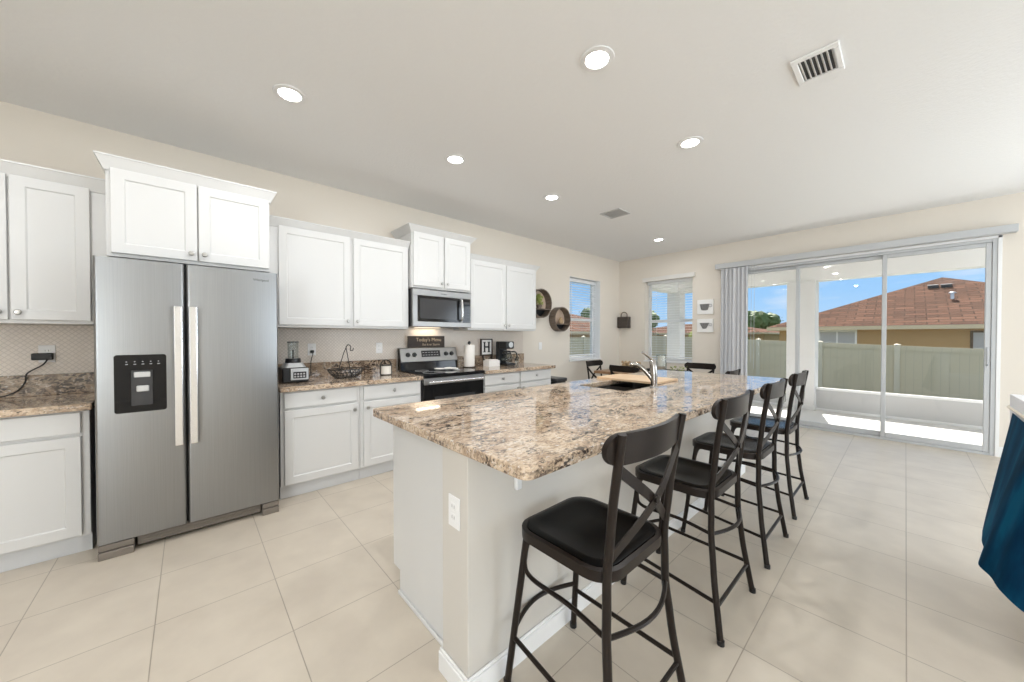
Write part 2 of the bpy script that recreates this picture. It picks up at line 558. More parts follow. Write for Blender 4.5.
def lathe(bm, prof, c, axis='z', seg=20):
    """prof: list of (radius, height) along axis from point c"""
    c = Vector(c)
    ax = {'z': (Vector((1, 0, 0)), Vector((0, 1, 0)), Vector((0, 0, 1))),
          'x': (Vector((0, 1, 0)), Vector((0, 0, 1)), Vector((1, 0, 0))),
          'y': (Vector((0, 0, 1)), Vector((1, 0, 0)), Vector((0, 1, 0)))}[axis]
    rings = []
    for (r, h) in prof:
        if r < 1e-6:
            rings.append([bm.verts.new(c + ax[2] * h)])
        else:
            rings.append([bm.verts.new(c + ax[0] * (r * math.cos(2 * math.pi * k / seg)) + ax[1] * (r * math.sin(2 * math.pi * k / seg)) + ax[2] * h) for k in range(seg)])
    for A_, C_ in zip(rings, rings[1:]):
        for k in range(seg):
            k2 = (k + 1) % seg
            if len(A_) == 1 and len(C_) == 1: break
            if len(A_) == 1: bm.faces.new((A_[0], C_[k], C_[k2]))
            elif len(C_) == 1: bm.faces.new((A_[k], A_[k2], C_[0]))
            else: bm.faces.new((A_[k], A_[k2], C_[k2], C_[k]))
    return bm

def L(prof, c, axis='z', seg=20):
    return lathe(bmesh.new(), prof, c, axis, seg)

def poly(bm, pts, axis, a0, a1):
    """extrude a 2-D outline between a0 and a1 along axis ('x': pts are (y,z); 'y': (x,z); 'z': (x,y))"""
    def v(p, a):
        return {'x': (a, p[0], p[1]), 'y': (p[0], a, p[1]), 'z': (p[0], p[1], a)}[axis]
    A_ = [bm.verts.new(v(p, a0)) for p in pts]
    C_ = [bm.verts.new(v(p, a1)) for p in pts]
    n_ = len(pts)
    bm.faces.new(A_[::-1]); bm.faces.new(C_)
    for k in range(n_):
        bm.faces.new((A_[k], A_[(k + 1) % n_], C_[(k + 1) % n_], C_[k]))
    return bm

def rounded_rect(x0, x1, y0, y1, r, n_=5):
    pts = []
    for (cx, cy, a) in ((x1 - r, y1 - r, 0), (x0 + r, y1 - r, 90), (x0 + r, y0 + r, 180), (x1 - r, y0 + r, 270)):
        for k in range(n_ + 1):
            an = R_(a + 90 * k / n_)
            pts.append((cx + r * math.cos(an), cy + r * math.sin(an)))
    return pts

def blob(bm, c, r, sub=2, amp=0.15, sq=(1, 1, 1)):
    rs = bmesh.ops.create_icosphere(bm, subdivisions=sub, radius=1.0)
    for v in rs['verts']:
        k = 1 + random.uniform(-amp, amp)
        v.co = Vector(c) + Vector((v.co.x * r * k * sq[0], v.co.y * r * k * sq[1], v.co.z * r * k * sq[2]))
    return bm

def text_bm(body, size, extrude=0.001, align='CENTER', spacing=1.0):
    cu = bpy.data.curves.new('lettering_curve', 'FONT')
    cu.body = body; cu.size = size; cu.extrude = extrude; cu.align_x = align; cu.align_y = 'CENTER'
    cu.space_character = spacing
    cu.resolution_u = 4
    o = bpy.data.objects.new('lettering_curve', cu)
    COL.objects.link(o)
    dg = bpy.context.evaluated_depsgraph_get()
    me = bpy.data.meshes.new_from_object(o.evaluated_get(dg))
    bm = bmesh.new(); bm.from_mesh(me)
    bpy.data.objects.remove(o); bpy.data.curves.remove(cu); bpy.data.meshes.remove(me)
    return bm

def text_on_x(body, size, c, extrude=0.001, spacing=1.0):
    """lettering reading along +y, up +z, facing +x at world point c"""
    bm = text_bm(body, size, extrude, spacing=spacing)
    mt = Matrix(((0, 0, 1, c[0]), (1, 0, 0, c[1]), (0, 1, 0, c[2]), (0, 0, 0, 1)))
    bmesh.ops.transform(bm, matrix=mt, verts=bm.verts)
    return bm

def copy_tree(o, parent=None):
    c = o.copy()
    COL.objects.link(c)
    c.parent = parent
    for ch in o.children:
        copy_tree(ch, c)
    return c

# ------------------------------------------------------------------ room shell
XW, YW, ZC = -3.906, 6.48, 2.8115
XR, YB = 4.3, -3.6
ZK = 0.904
TH = 0.2

struct('floor', B(XW - TH, XR + TH, YB - TH, YW + TH, -0.12, 0.0), M['floor'])
struct('ceiling', B(XW - TH, XR + TH, YB - TH, YW + TH, ZC, ZC + 0.12), M['ceiling'])

def wall_with_holes(name, axis, at, th, a0, a1, holes):
    """wall plane at 'at' extending outward by th; holes: (a0,a1,z0,z1)"""
    bm = bmesh.new()
    cuts = sorted(set([a0, a1] + [h[0] for h in holes] + [h[1] for h in holes]))
    for c0, c1 in zip(cuts, cuts[1:]):
        spans = [(0.0, ZC)]
        for h in holes:
            if h[0] <= c0 + 1e-6 and h[1] >= c1 - 1e-6:
                spans = ([(0.0, h[2])] if h[2] > 0 else []) + [(h[3], ZC)]
        for z0, z1 in spans:
            if axis == 'x': box(bm, min(at, at + th), max(at, at + th), c0, c1, z0, z1)
            else: box(bm, c0, c1, min(at, at + th), max(at, at + th), z0, z1)
    bmesh.ops.remove_doubles(bm, verts=bm.verts, dist=1e-5)
    return struct(name, bm, M['wall'])

W1 = (4.88, 5.80, 0.89, 2.345)            # window on the kitchen wall (y range)
W2 = (-3.36, -2.49, 0.845, 2.345)         # window on the far wall (x range)
D1 = (-1.98, 0.66, 0.0, 2.365)            # sliding door
wall_with_holes('wall_left', 'x', XW, -TH, YB - TH, YW + TH, [W1])
wall_with_holes('wall_far', 'y', YW, TH, XW, XR, [W2, D1, (1.9, 3.9, 0.35, 2.35)])
W3 = (2.3, 5.7, 0.25, 2.45)               # unseen living-area openings, added to let the fill lamps in
W4 = (1.9, 3.9, 0.35, 2.35)
wall_with_holes('wall_right', 'x', XR, TH, YB - TH, YW + TH, [W3])
W5 = (2.0, 4.1, 0.25, 2.45)
wall_with_holes('wall_back', 'y', YB, -TH, XW, XR, [W5])

bb = bmesh.new()
box(bb, 0.66, XR, YW - 0.014, YW - 0.0005, 0, 0.11, 0.003)
box(bb, XW + 0.016, -1.98, YW - 0.014, YW - 0.0005, 0, 0.11, 0.003)
struct('baseboard_far', bb, M['trim'])
struct('baseboard_left', B(XW + 0.0005, XW + 0.014, 3.73, YW - 0.016, 0, 0.11, 0.003), M['trim'])

# mosaic splash and the drywall beyond it
bs = bmesh.new()
box(bs, XW + 0.0005, XW + 0.007, -1.42, -0.43, 1.047, 1.378)
box(bs, XW + 0.0005, XW + 0.007, 0.55, 1.743, 1.047, 1.378)
box(bs, XW + 0.0005, XW + 0.007, 1.743, 2.517, 0.92, 1.395)
box(bs, XW + 0.0005, XW + 0.007, 2.517, 3.755, 1.047, 1.378)
struct('trim_1', bs, M['mosaic'])

# windows ----------------------------------------------------------
def window(name, axis, at, a0, a1, z0, z1, out):
    """double-hung window set at the outer side of the wall opening"""
    w = thing(name, (at, (a0 + a1) / 2, z0) if axis == 'x' else ((a0 + a1) / 2, at, z0), kind='structure')
    d0, d1 = (at, at + out * 0.05)
    def bx(bm, p0, p1, q0, q1, e0, e1):
        if axis == 'x': box(bm, min(e0, e1), max(e0, e1), p0, p1, q0, q1, 0.003, 1)
        else: box(bm, p0, p1, min(e0, e1), max(e0, e1), q0, q1, 0.003, 1)
    fr = bmesh.new()
    f = 0.045
    bx(fr, a0, a0 + f, z0, z1, d0, d1); bx(fr, a1 - f, a1, z0, z1, d0, d1)
    bx(fr, a0 + f, a1 - f, z0, z0 + f, d0, d1); bx(fr, a0 + f, a1 - f, z1 - f, z1, d0, d1)
    zm = z0 + (z1 - z0) * 0.495
    bx(fr, a0 + f, a1 - f, zm - 0.025, zm + 0.025, d0, d1)
    part('window_frame', fr, M['vinyl'], w)
    dm = at + out * 0.03
    for (q0, q1) in ((z0 + f, zm - 0.025), (zm + 0.025, z1 - f)):
        p = bmesh.new()
        bx(p, a0 + f, a1 - f, q0, q1, dm - 0.002, dm + 0.002)
        part('pane', p, M['glass'], w)
    return w

window('window_1', 'x', XW - 0.15, W1[0], W1[1], W1[2], W1[3], -1)
window('window_2', 'y', YW + 0.145, W2[0], W2[1], W2[2], W2[3], 1)
window('added_window_3', 'x', XR + 0.10, W3[0], W3[1], W3[2], W3[3], 1)  # this and the next two: unseen windows added for the fill lamps
window('added_window_4', 'y', YW + 0.10, W4[0], W4[1], W4[2], W4[3], 1)
window('added_window_5', 'y', YB - 0.10, W5[0], W5[1], W5[2], W5[3], -1)
# marble sills
sl = B(XW - 0.13, XW + 0.02, W1[0] - 0.02, W1[1] + 0.02, W1[2] - 0.025, W1[2] + 0.002, 0.004)
struct('trim_2', sl, M['trim'])
sl = B(W2[0] - 0.02, W2[1] + 0.02, YW - 0.02, YW + 0.13, W2[2] - 0.025, W2[2] + 0.002, 0.004)
struct('trim_3', sl, M['trim'])
# bright painted returns
rt = bmesh.new()
box(rt, XW - 0.148, XW - 0.001, W1[1] - 0.004, W1[1], W1[2] + 0.002, W1[3]); box(rt, XW - 0.148, XW - 0.001, W1[0], W1[0] + 0.004, W1[2] + 0.002, W1[3])
box(rt, XW - 0.148, XW - 0.001, W1[0] + 0.004, W1[1] - 0.004, W1[3] - 0.004, W1[3])
struct('trim_4', rt, M['trim'])

# horizontal blinds -------------------------------------------------
def blind(axis, at, out, a0, a1, z0, z1, label, wand_at, proud=0.0):
    o = thing('window_blind', (at, (a0 + a1) / 2, z1) if axis == 'x' else ((a0 + a1) / 2, at, z1), label, 'blind')
    def bx(bm, p0, p1, q0, q1, e0, e1, bev=0.002):
        if axis == 'x': box(bm, min(e0, e1), max(e0, e1), p0, p1, q0, q1, bev, 1)
        else: box(bm, p0, p1, min(e0, e1), max(e0, e1), q0, q1, bev, 1)
    hw = 0.024
    hr = bmesh.new(); bx(hr, a0 - proud, a1 + proud, z1 - 0.055, z1, at - hw - (0.02 if axis == 'x' else 0), at + hw)
    part('headrail', hr, M['blind'], o)
    sb = bmesh.new()
    nsl = int((z1 - 0.07 - z0 - 0.03) / 0.046)
    ap0, ap1 = a0 + 0.01, a1 - 0.01
    for k in range(nsl):
        z = z1 - 0.085 - k * 0.046
        tilt = 0.0
        pts = [(at - hw, z - tilt), (at + hw, z + tilt), (at + hw, z + tilt + 0.0025), (at - hw, z - tilt + 0.0025)]
        if axis == 'x': poly(sb, [(p[0], p[1]) for p in pts], 'y', ap0, ap1)
        else: poly(sb, [(p[0], p[1]) for p in pts], 'x', ap0, ap1)
    part('slats', sb, M['blind'], o)
    zb = z1 - 0.085 - nsl * 0.046
    br = bmesh.new(); bx(br, ap0, ap1, zb - 0.01, zb + 0.01, at - hw, at + hw)
    part('bottom_rail', br, M['blind'], o)
    cd = bmesh.new()
    for fr in (0.2, 0.8):
        a = a0 + (a1 - a0) * fr
        p = [(at, a, zb), (at, a, z1 - 0.05)] if axis == 'x' else [(a, at, zb), (a, at, z1 - 0.05)]
        tube(cd, p, 0.0015, seg=5)
    part('ladder_cords', cd, M['blind'], o)
    a = wand_at
    e_ = at - out * (hw + 0.006)
    p = [(e_, a, z1 - 0.06), (e_, a, z1 - 0.70)] if axis == 'x' else [(a, e_, z1 - 0.06), (a, e_, z1 - 0.70)]
    part('tilt_wand', T(p, 0.005, seg=6), M['vane'], o)
    return o

blind('x', XW - 0.112, -1, W1[0] + 0.012, W1[1] - 0.012, W1[2] + 0.02, W1[3] - 0.008, 'open white horizontal blind inside the left wall window near the round shelves', W1[0] + 0.14)
blind('y', YW + 0.095, 1, W2[0] + 0.012, W2[1] - 0.012, W2[2] + 0.02, W2[3] - 0.004, 'open white horizontal blind inside the far wall window beside the cup pictures', W2[0] + 0.1)
# valance board over the far window
v = B(W2[0] - 0.03, W2[1] + 0.05, YW - 0.05, YW - 0.001, W2[3] - 0.012, W2[3] + 0.065, 0.004)
solo('blind_valance', v, M['valance'], 'white valance board across the top of the far wall window', 'valance', loc=(-2.9, YW, W2[3]))

# sliding door -------------------------------------------------------
door = thing('door_1', ((D1[0] + D1[1]) / 2, YW + 0.05, 0), kind='structure')
fr = bmesh.new()
y0, y1 = YW - 0.005, YW + 0.14
box(fr, D1[0], D1[0] + 0.035, y0, y1, 0, D1[3], 0.003, 1)
box(fr, D1[1] - 0.035, D1[1], y0, y1, 0, D1[3], 0.003, 1)
box(fr, D1[0] + 0.035, D1[1] - 0.035, y0, y1, D1[3] - 0.035, D1[3], 0.003, 1)
box(fr, D1[0] + 0.035, D1[1] - 0.035, y0, y1, 0, 0.03, 0.003, 1)
part('door_frame', fr, M['alum'], door)
def door_panel(x0, x1, yc):
    st = 0.042
    z0, z1 = 0.032, D1[3] - 0.037
    f = bmesh.new()
    box(f, x0, x0 + st, yc - 0.018, yc + 0.018, z0, z1, 0.004, 1)
    box(f, x1 - st, x1, yc - 0.018, yc + 0.018, z0, z1, 0.004, 1)
    box(f, x0 + st, x1 - st, yc - 0.018, yc + 0.018, z0, z0 + 0.06, 0.004, 1)
    box(f, x0 + st, x1 - st, yc - 0.018, yc + 0.018, z1 - 0.045, z1, 0.004, 1)
    p = part('door_panel', f, M['alum'], door)
    part('pane', B(x0 + st, x1 - st, yc - 0.003, yc + 0.003, z0 + 0.06, z1 - 0.045), M['glass'], p)
    return p
door_panel(D1[0] + 0.036, -1.035, YW + 0.10)
door_panel(-1.075, -0.165, YW + 0.06)
p3 = door_panel(-0.205, D1[1] - 0.036, YW + 0.02)
h = bmesh.new()
tube(h, [(D1[1] - 0.058, YW + 0.004, 0.98), (D1[1] - 0.058, YW - 0.028, 1.0), (D1[1] - 0.058, YW - 0.028, 1.16), (D1[1] - 0.058, YW + 0.004, 1.18)], 0.007)
part('door_handle', h, M['alum'], p3, True)
# pale casing around the opening
cs = bmesh.new()
box(cs, D1[1], D1[1] + 0.028, YW - 0.012, YW - 0.0005, 0, 2.39, 0.002, 1)
box(cs, D1[0], D1[1] + 0.028, YW - 0.012, YW - 0.0005, 2.366, 2.392, 0.002, 1)
struct('trim_5', cs, M['trim'])
# vertical blind
vb = thing('vertical_blind', (-0.66, YW - 0.05, 2.40), 'white vertical blind with its vanes stacked at the left of the sliding door', 'blind')
part('headrail', B(-2.10, 0.775, YW - 0.11, YW - 0.015, 2.395, 2.475, 0.004), M['alum'], vb)
for k in range(13):
    x = -2.00 + k * 0.0285
    a = R_((58 if k % 2 else 74) + random.uniform(-6, 6)) if k < 7 else R_((40, 84, 50, 80, 44, 86)[k - 7])
    dx, dy = 0.045 * math.cos(a), 0.036 * math.sin(a)
    pts = []
    for j in range(7):
        t = j / 6 * 2 - 1
        bow = 0.006 * (1 - t * t)
        pts.append((x + dx * t + bow, YW - 0.062 + dy * t))
    pts2 = [(p[0] + 0.0014, p[1]) for p in pts[::-1]]
    part('vane', poly(bmesh.new(), pts + pts2, 'z', 0.03, 2.39), M['vane'], vb)
part('pull_cord', T([(-1.60, YW - 0.07, 2.39), (-1.60, YW - 0.07, 0.9)], 0.0022, seg=5), M['vane'], vb)
part('tilt_chain', T([(-1.56, YW - 0.07, 2.39), (-1.56, YW - 0.07, 0.8)], 0.0022, seg=5), M['vane'], vb)

# ------------------------------------------------------------------ outside the sliding door
LZ = -0.05
struct('lanai_floor', B(-3.9, 4.5, YW + TH + 0.0005, 8.9, LZ - 0.12, LZ), M['concrete'])
struct('lanai_ceiling', B(-3.83, 4.5, YW + TH + 0.0005, 8.8, 2.62, 2.72), M['lanai_ceiling'])
struct('lanai_beam', B(-3.83, 4.5, 8.52, 8.8, 2.325, 2.62), M['lanai_ceiling'])
struct('lanai_side_beam', B(-3.83, -3.60, YW + TH + 0.0005, 8.52, 2.325, 2.62), M['lanai_ceiling'])
struct('house_roof', B(XW - 0.5, XR + 0.5, YB - 0.5, YW + 2.6, 2.95, 3.1), M['shingle'])
co = thing('lanai_column', (-1.32, 8.6, LZ), 'square white stuccoed porch column between the left and middle door panels', 'column', 'porch columns')
part('shaft', B(-1.53, -1.11, 8.46, 8.86, LZ, 2.325, 0.008), M['stucco'], co)
part('plinth', B(-1.55, -1.09, 8.44, 8.88, LZ, LZ + 0.09, 0.006), M['stucco'], co)
c2 = thing('lanai_column', (-3.68, 8.6, LZ), 'square white porch corner column seen through the far wall window', 'column', 'porch columns')
part('shaft', B(-3.83, -3.53, 8.46, 8.76, LZ, 2.325, 0.008), M['stucco'], c2)
part('plinth', B(-3.85, -3.51, 8.44, 8.78, LZ, LZ + 0.09, 0.006), M['stucco'], c2)
def kickplate(name, x0, x1, ztop, label):
    k = thing(name, ((x0 + x1) / 2, 8.6, LZ), label, 'screen panel')
    part('kick_panel', B(x0, x1, 8.57, 8.585, LZ, ztop - 0.04), M['kick'], k)
    f = bmesh.new()
    box(f, x0, x1, 8.545, 8.61, ztop - 0.04, ztop, 0.004, 1)
    box(f, x0, x1, 8.545, 8.61, LZ, LZ + 0.04, 0.004, 1)
    part('rail', f, M['vinyl'], k)
    return k
kickplate('screen_kickplate', -1.10, 4.2, 0.365, 'low white aluminium kick panel along the porch edge right of the column')
kickplate('screen_kickplate', -3.50, -1.56, 0.475, 'taller white kick panel along the porch edge left of the column')

gb = bmesh.new()
box(gb, -70, 60, YW + 2.42, 90, -0.95, -0.80)
box(gb, -70, -4.2, -30, YW + 2.42, -0.95, -0.80)
struct('ground', gb, M['grass'])

def ztop(x): return 1.0 - 0.04 * (x - 0.2)
fn = thing('back_fence', (0, 16, -0.8), 'long tan vinyl privacy fence running across behind the porch', 'fence')
xs = [-0.17 + 1.79 * k for k in range(-5, 5)]
for a, c in zip(xs, xs[1:]):
    f = bmesh.new()
    poly(f, [(a + 0.06, -0.75), (c - 0.06, -0.75), (c - 0.06, ztop(c - 0.06)), (a + 0.06, ztop(a + 0.06))], 'y', 16.0, 16.03)
    poly(f, [(a + 0.06, ztop(a) - 0.14), (c - 0.06, ztop(c) - 0.14), (c - 0.06, ztop(c - 0.06) + 0.01), (a + 0.06, ztop(a + 0.06) + 0.01)], 'y', 15.98, 16.05)
    part('panel', f, M['fence'], fn)
for x in xs:
    f = bmesh.new()
    zt = ztop(x) + 0.03
    box(f, x - 0.065, x + 0.065, 15.95, 16.08, -0.8, zt, 0.006, 1)
    lathe(f, [(0.085, 0), (0.085, 0.012), (0, 0.035)], (x, 16.015, zt), seg=4)
    part('post', f, M['fence_post'], fn)
fs = thing('side_fence', (-9, 6, -0.8), 'tan vinyl privacy fence seen through the left wall window', 'fence')
ys = [15.9 - 1.86 * k for k in range(0, 9)]
for a, c in zip(ys[1:], ys):
    f = bmesh.new()
    box(f, -9.03, -9.0, a + 0.06, c - 0.06, -0.75, 1.24)
    box(f, -9.05, -8.98, a + 0.06, c - 0.06, 1.10, 1.25)
    box(f, -9.05, -8.98, a + 0.06, c - 0.06, 0.2, 0.34)
    part('panel', f, M['fence'], fs)
for y in ys[1:]:
    f = bmesh.new()
    box(f, -9.08, -8.95, y - 0.065, y + 0.065, -0.8, 1.28, 0.006, 1)
    lathe(f, [(0.10, 0), (0.10, 0.015), (0, 0.06)], (-9.015, y, 1.28), seg=4)
    part('post', f, M['fence_post'], fs)

def hip_house(loc, x0, x1, y0, y1, ze, pitch, zg, label, wins, vents=False):
    hse = thing('neighbour_house', loc, label, 'house')
    part('wall', B(x0 + 0.45, x1 - 0.45, y0 + 0.45, y1 - 0.45, zg, ze), M['house_tan'], hse)
    f = bmesh.new()
    box(f, x0, x1, y0, y1, ze - 0.16, ze)
    fo = part('fascia', f, M['fascia'], hse)
    hd = (y1 - y0) / 2
    wd = (x1 - x0) / 2
    k = min(hd, wd)
    zr = ze + pitch * k
    bm = bmesh.new()
    v = [bm.verts.new(p) for p in ((x0, y0, ze), (x1, y0, ze), (x1, y1, ze), (x0, y1, ze))]
    if abs(hd - wd) < 0.01:
        a = bm.verts.new(((x0 + x1) / 2, (y0 + y1) / 2, zr))
        for i in range(4): bm.faces.new((v[i], v[(i + 1) % 4], a))
    elif wd > hd:
        a = bm.verts.new((x0 + k, (y0 + y1) / 2, zr)); c = bm.verts.new((x1 - k, (y0 + y1) / 2, zr))
        bm.faces.new((v[0], v[1], c, a)); bm.faces.new((v[1], v[2], c)); bm.faces.new((v[2], v[3], a, c)); bm.faces.new((v[3], v[0], a))
    else:
        a = bm.verts.new(((x0 + x1) / 2, y0 + k, zr)); c = bm.verts.new(((x0 + x1) / 2, y1 - k, zr))
        bm.faces.new((v[0], v[1], a)); bm.faces.new((v[1], v[2], c, a)); bm.faces.new((v[2], v[3], c)); bm.faces.new((v[3], v[0], a, c))
    bm.faces.new(v[::-1])
    rf = part('roof', bm, M['shingle'], hse)
    for (wx0, wx1, wz0, wz1, dark) in wins:
        wf = bmesh.new()
        yy = y0 + 0.45
        box(wf, wx0 - 0.07, wx1 + 0.07, yy - 0.05, yy, wz1, wz1 + 0.08); box(wf, wx0 - 0.07, wx1 + 0.07, yy - 0.05, yy, wz0 - 0.08, wz0)
        box(wf, wx0 - 0.07, wx0, yy - 0.05, yy, wz0, wz1); box(wf, wx1, wx1 + 0.07, yy - 0.05, yy, wz0, wz1)
        box(wf, (wx0 + wx1) / 2 - 0.03, (wx0 + wx1) / 2 + 0.03, yy - 0.05, yy, wz0, wz1)
        w_ = part('window', wf, M['bark'] if dark else M['trim'], hse)
        part('pane', B(wx0, wx1, yy - 0.02, yy - 0.005, wz0, wz1), M['print_grey'], w_)
    return hse, rf
hs, rf = hip_house((1.2, 28, -0.8), -4.8, 7.2, 22, 34, 1.76, 0.418, -0.8, 'ochre neighbour house with a brown shingle hip roof beyond the back fence',
          [(-2.75, -1.55, 0.6, 1.52, False), (1.75, 3.2, 0.3, 1.45, True)])
for x in (0.86, 1.27):
    f = bmesh.new()
    y = 26.6
    z = 1.76 + 0.418 * 4.6
    poly(f, [(y - 0.20, z - 0.08), (y + 0.2, z + 0.09), (y + 0.16, z + 0.13), (y - 0.20, z + 0.07)], 'x', x - 0.17, x + 0.17)
    part('ridge_vent', f, M['black'], hs)
f = bmesh.new()
lathe(f, [(0.06, -0.1), (0.06, 0.22), (0.11, 0.23), (0.11, 0.27), (0.0, 0.31)], (1.36, 24.9, 1.76 + 0.418 * 2.9), seg=10)
part('flue', f, M['silver'], hs)
hip_house((-19, 19, -0.8), -27, -13.6, 10, 27, 1.62, 0.34, -0.8, 'brown roofed neighbour house beyond the side fence', [])
hip_house((-16, 48, -0.8), -26, -9.0, 42, 54, 1.7, 0.20, -0.8, 'distant tan house behind the back fence, left of the ochre house', [])

def tree(name, c, r, h, label, leafm, sq=(1, 1, 0.8), nb=14, group=None, cat='tree'):
    t = thing(name, (c[0], c[1], -0.8), label, cat, group)
    part('trunk', T([(c[0], c[1], -0.8), (c[0] + 0.05 * r, c[1], c[2])], [0.10 * r, 0.06 * r]), M['bark'], t)
    bm = bmesh.new()
    for _ in range(nb):
        a = random.uniform(0, 2 * math.pi); q = random.uniform(0.1, 0.75)
        p = (c[0] + r * q * math.cos(a) * sq[0], c[1] + r * q * math.sin(a) * sq[1], c[2] + r * random.uniform(-0.5, 0.6) * sq[2])
        blob(bm, p, r * random.uniform(0.3, 0.5), 3, 0.13)
    for _ in range(500):
        d = Vector((random.gauss(0, 1), random.gauss(0, 1), random.gauss(0, 1))).normalized()
        p = Vector(c) + Vector((d.x * r * sq[0], d.y * r * sq[1], d.z * r * sq[2])) * random.uniform(0.75, 1.08)
        s = r * 0.05
        q = [p + Vector((random.uniform(-s, s), random.uniform(-s, s), random.uniform(-s, s))) for _ in range(3)]
        bm.faces.new([bm.verts.new(x) for x in q])
    part('foliage', bm, leafm, t, flip=False)
    return t
tree('broadleaf_tree', (-15.5, 62, 2.5), 3.4, 4, 'dark green round-topped tree on the skyline left of the ochre house', M['leaf'], sq=(1.25, 1, 0.75))
tree('broadleaf_tree', (-9.6, 34, 1.35), 1.2, 2, 'bushy tree just above the back fence, in front of the distant tan house', M['leaf'], sq=(1.5, 1, 0.8))
tree('broadleaf_tree', (-16.5, 30, 1.9), 1.9, 3, 'green tree seen through the left half of the far wall window', M['leaf'])
tree('broadleaf_tree', (-24, 34, 3.0), 2.0, 4, 'tree above the brown roof seen through the left wall window', M['leaf'])
tree('broadleaf_tree', (-6.9, 19.5, 1.1), 0.8, 2, 'small shrub tree seen at the right edge of the far wall window', M['leaf_light'])

# ------------------------------------------------------------------ cabinets
def shaker(y0, y1, z0, z1, xb, xf, rail=0.058, rec=0.007):
    bm = bmesh.new()
    def ring(d, x):
        return [bm.verts.new(p) for p in ((x, y0 + d, z0 + d), (x, y1 - d, z0 + d), (x, y1 - d, z1 - d), (x, y0 + d, z1 - d))]
    rs = [ring(0, xb), ring(0, xf - 0.002), ring(0.002, xf), ring(rail, xf), ring(rail + 0.007, xf - rec)]
    for A_, C_ in zip(rs, rs[1:]):
        for k in range(4):
            bm.faces.new((A_[k], A_[(k + 1) % 4], C_[(k + 1) % 4], C_[k]))
    bm.faces.new(rs[-1]); bm.faces.new(rs[0][::-1])
    return bm

def knob(x, y, z, parent):
    return part('knob', L([(0.006, 0), (0.006, 0.012), (0.014, 0.016), (0.016, 0.022), (0.012, 0.029), (0, 0.031)], (x, y, z), 'x', 14), M['knob'], parent, True)

def crown_bm(y0, y1, xb, xf, z0, h, out, left=True, right=True):
    """crown moulding: front run and mitred returns"""
    prof = [(0.0, 0.0), (0.005, 0.0), (0.010, 0.010), (out * 0.9, h * 0.86), (out, h * 0.90), (out, h), (0.0, h)]
    bm = bmesh.new()
    path_front = []
    rows = []
    for (o, z) in prof:
        row = []
        if left: row.append((xb, y0 - o, z0 + z))
        row.append((xf + o, y0 - (o if left else 0), z0 + z))
        row.append((xf + o, y1 + (o if right else 0), z0 + z))
        if right: row.append((xb, y1 + o, z0 + z))
        rows.append([bm.verts.new(p) for p in row])
    n_ = len(rows); m_ = len(rows[0])
    for i in range(n_):
        A_, C_ = rows[i], rows[(i + 1) % n_]
        for k in range(m_ - 1):
            bm.faces.new((A_[k], A_[k + 1], C_[k + 1], C_[k]))
    bm.faces.new([r[0] for r in rows][::-1]); bm.faces.new([r[-1] for r in rows])
    return bm

def wall_cab(y0, y1, z0, z1, xf, doors, label, crown=None, knobs='inner', seam_gap=0.0):
    c = thing('wall_cabinet', (XW, (y0 + y1) / 2, z0), label, 'cabinet')
    part('body', B(XW + 0.0005, xf, y0, y1, z0, z1, 0.0015, 1), M['cab'], c)
    for (d0, d1, side) in doors:
        dz0, dz1 = z0 + 0.022, z1 - 0.006
        d = part('door', shaker(d0, d1, dz0, dz1, xf + 0.001, xf + 0.021), M['cab'], c)
        ky = d1 - 0.030 if side == 'r' else d0 + 0.030
        knob(xf + 0.0205, ky, dz0 + 0.045, d)
    if crown:
        part('crown', crown_bm(y0, y1, XW + 0.001, xf + 0.002, z1 - 0.02, crown[0], crown[1], crown[2], crown[3]), M['cab'], c)
    return c

XU = -3.585
wall_cab(-1.40, -0.377, 1.381, 2.268, XU, [(-1.385, -0.796, 'r'), (-0.786, -0.475, 'l')], 'white two-door wall cabinet at far left beside the fridge cabinet', (0.085, 0.05, True, False))
wall_cab(-0.373, 0.463, 1.797, 2.342, -3.285, [(-0.352, 0.045, 'r'), (0.053, 0.455, 'l')], 'deep white two-door cabinet above the steel fridge with angled crown', (0.085, 0.042, True, True))
wall_cab(0.467, 1.745, 1.381, 2.252, XU, [(0.565, 1.148, 'r'), (1.176, 1.735, 'l')], 'wide white two-door wall cabinet above the blender counter', (0.075, 0.05, False, False))
wall_cab(1.75, 2.508, 1.825, 2.425, -3.52, [(1.765, 2.13, 'r'), (2.145, 2.495, 'l')], 'tall-set white two-door cabinet above the microwave', (0.075, 0.06, True, True))
wall_cab(2.514, 3.70, 1.381, 2.252, XU, [(2.545, 3.115, 'r'), (3.135, 3.69, 'l')], 'white two-door wall cabinet above the coffee maker', (0.075, 0.05, False, True))

XB = -3.305
def base_cab(y0, y1, label, dr, dd, kn, end_panel=False):
    c = thing('base_cabinet', (XW, (y0 + y1) / 2, 0), label, 'cabinet')
    part('body', B(XW + 0.0005, XB, y0, y1, 0.105, 0.862, 0.0015, 1), M['cab'], c)
    part('toe_kick', B(XW + 0.0005, -3.335, y0, y1, 0.0, 0.1045), M['toe'], c)
    for (a, b_) in dr:
        bm = bmesh.new(); box(bm, XB + 0.001, XB + 0.021, a, b_, 0.728, 0.852, 0.003, 2)
        d = part('drawer', bm, M['cab'], c)
        knob(XB + 0.0205, (a + b_) / 2, 0.792, d)
    for (a, b_, s) in dd:
        d = part('door', shaker(a, b_, 0.118, 0.708, XB + 0.001, XB + 0.021), M['cab'], c)
        knob(XB + 0.0205, (b_ - 0.032) if s == 'r' else (a + 0.032), 0.655, d)
    return c
base_cab(-1.40, -0.452, 'white base cabinet at far left of the fridge with one drawer above two doors', [(-1.38, -0.485)], [(-1.38, -0.94, 'r'), (-0.925, -0.485, 'l')], 'l')
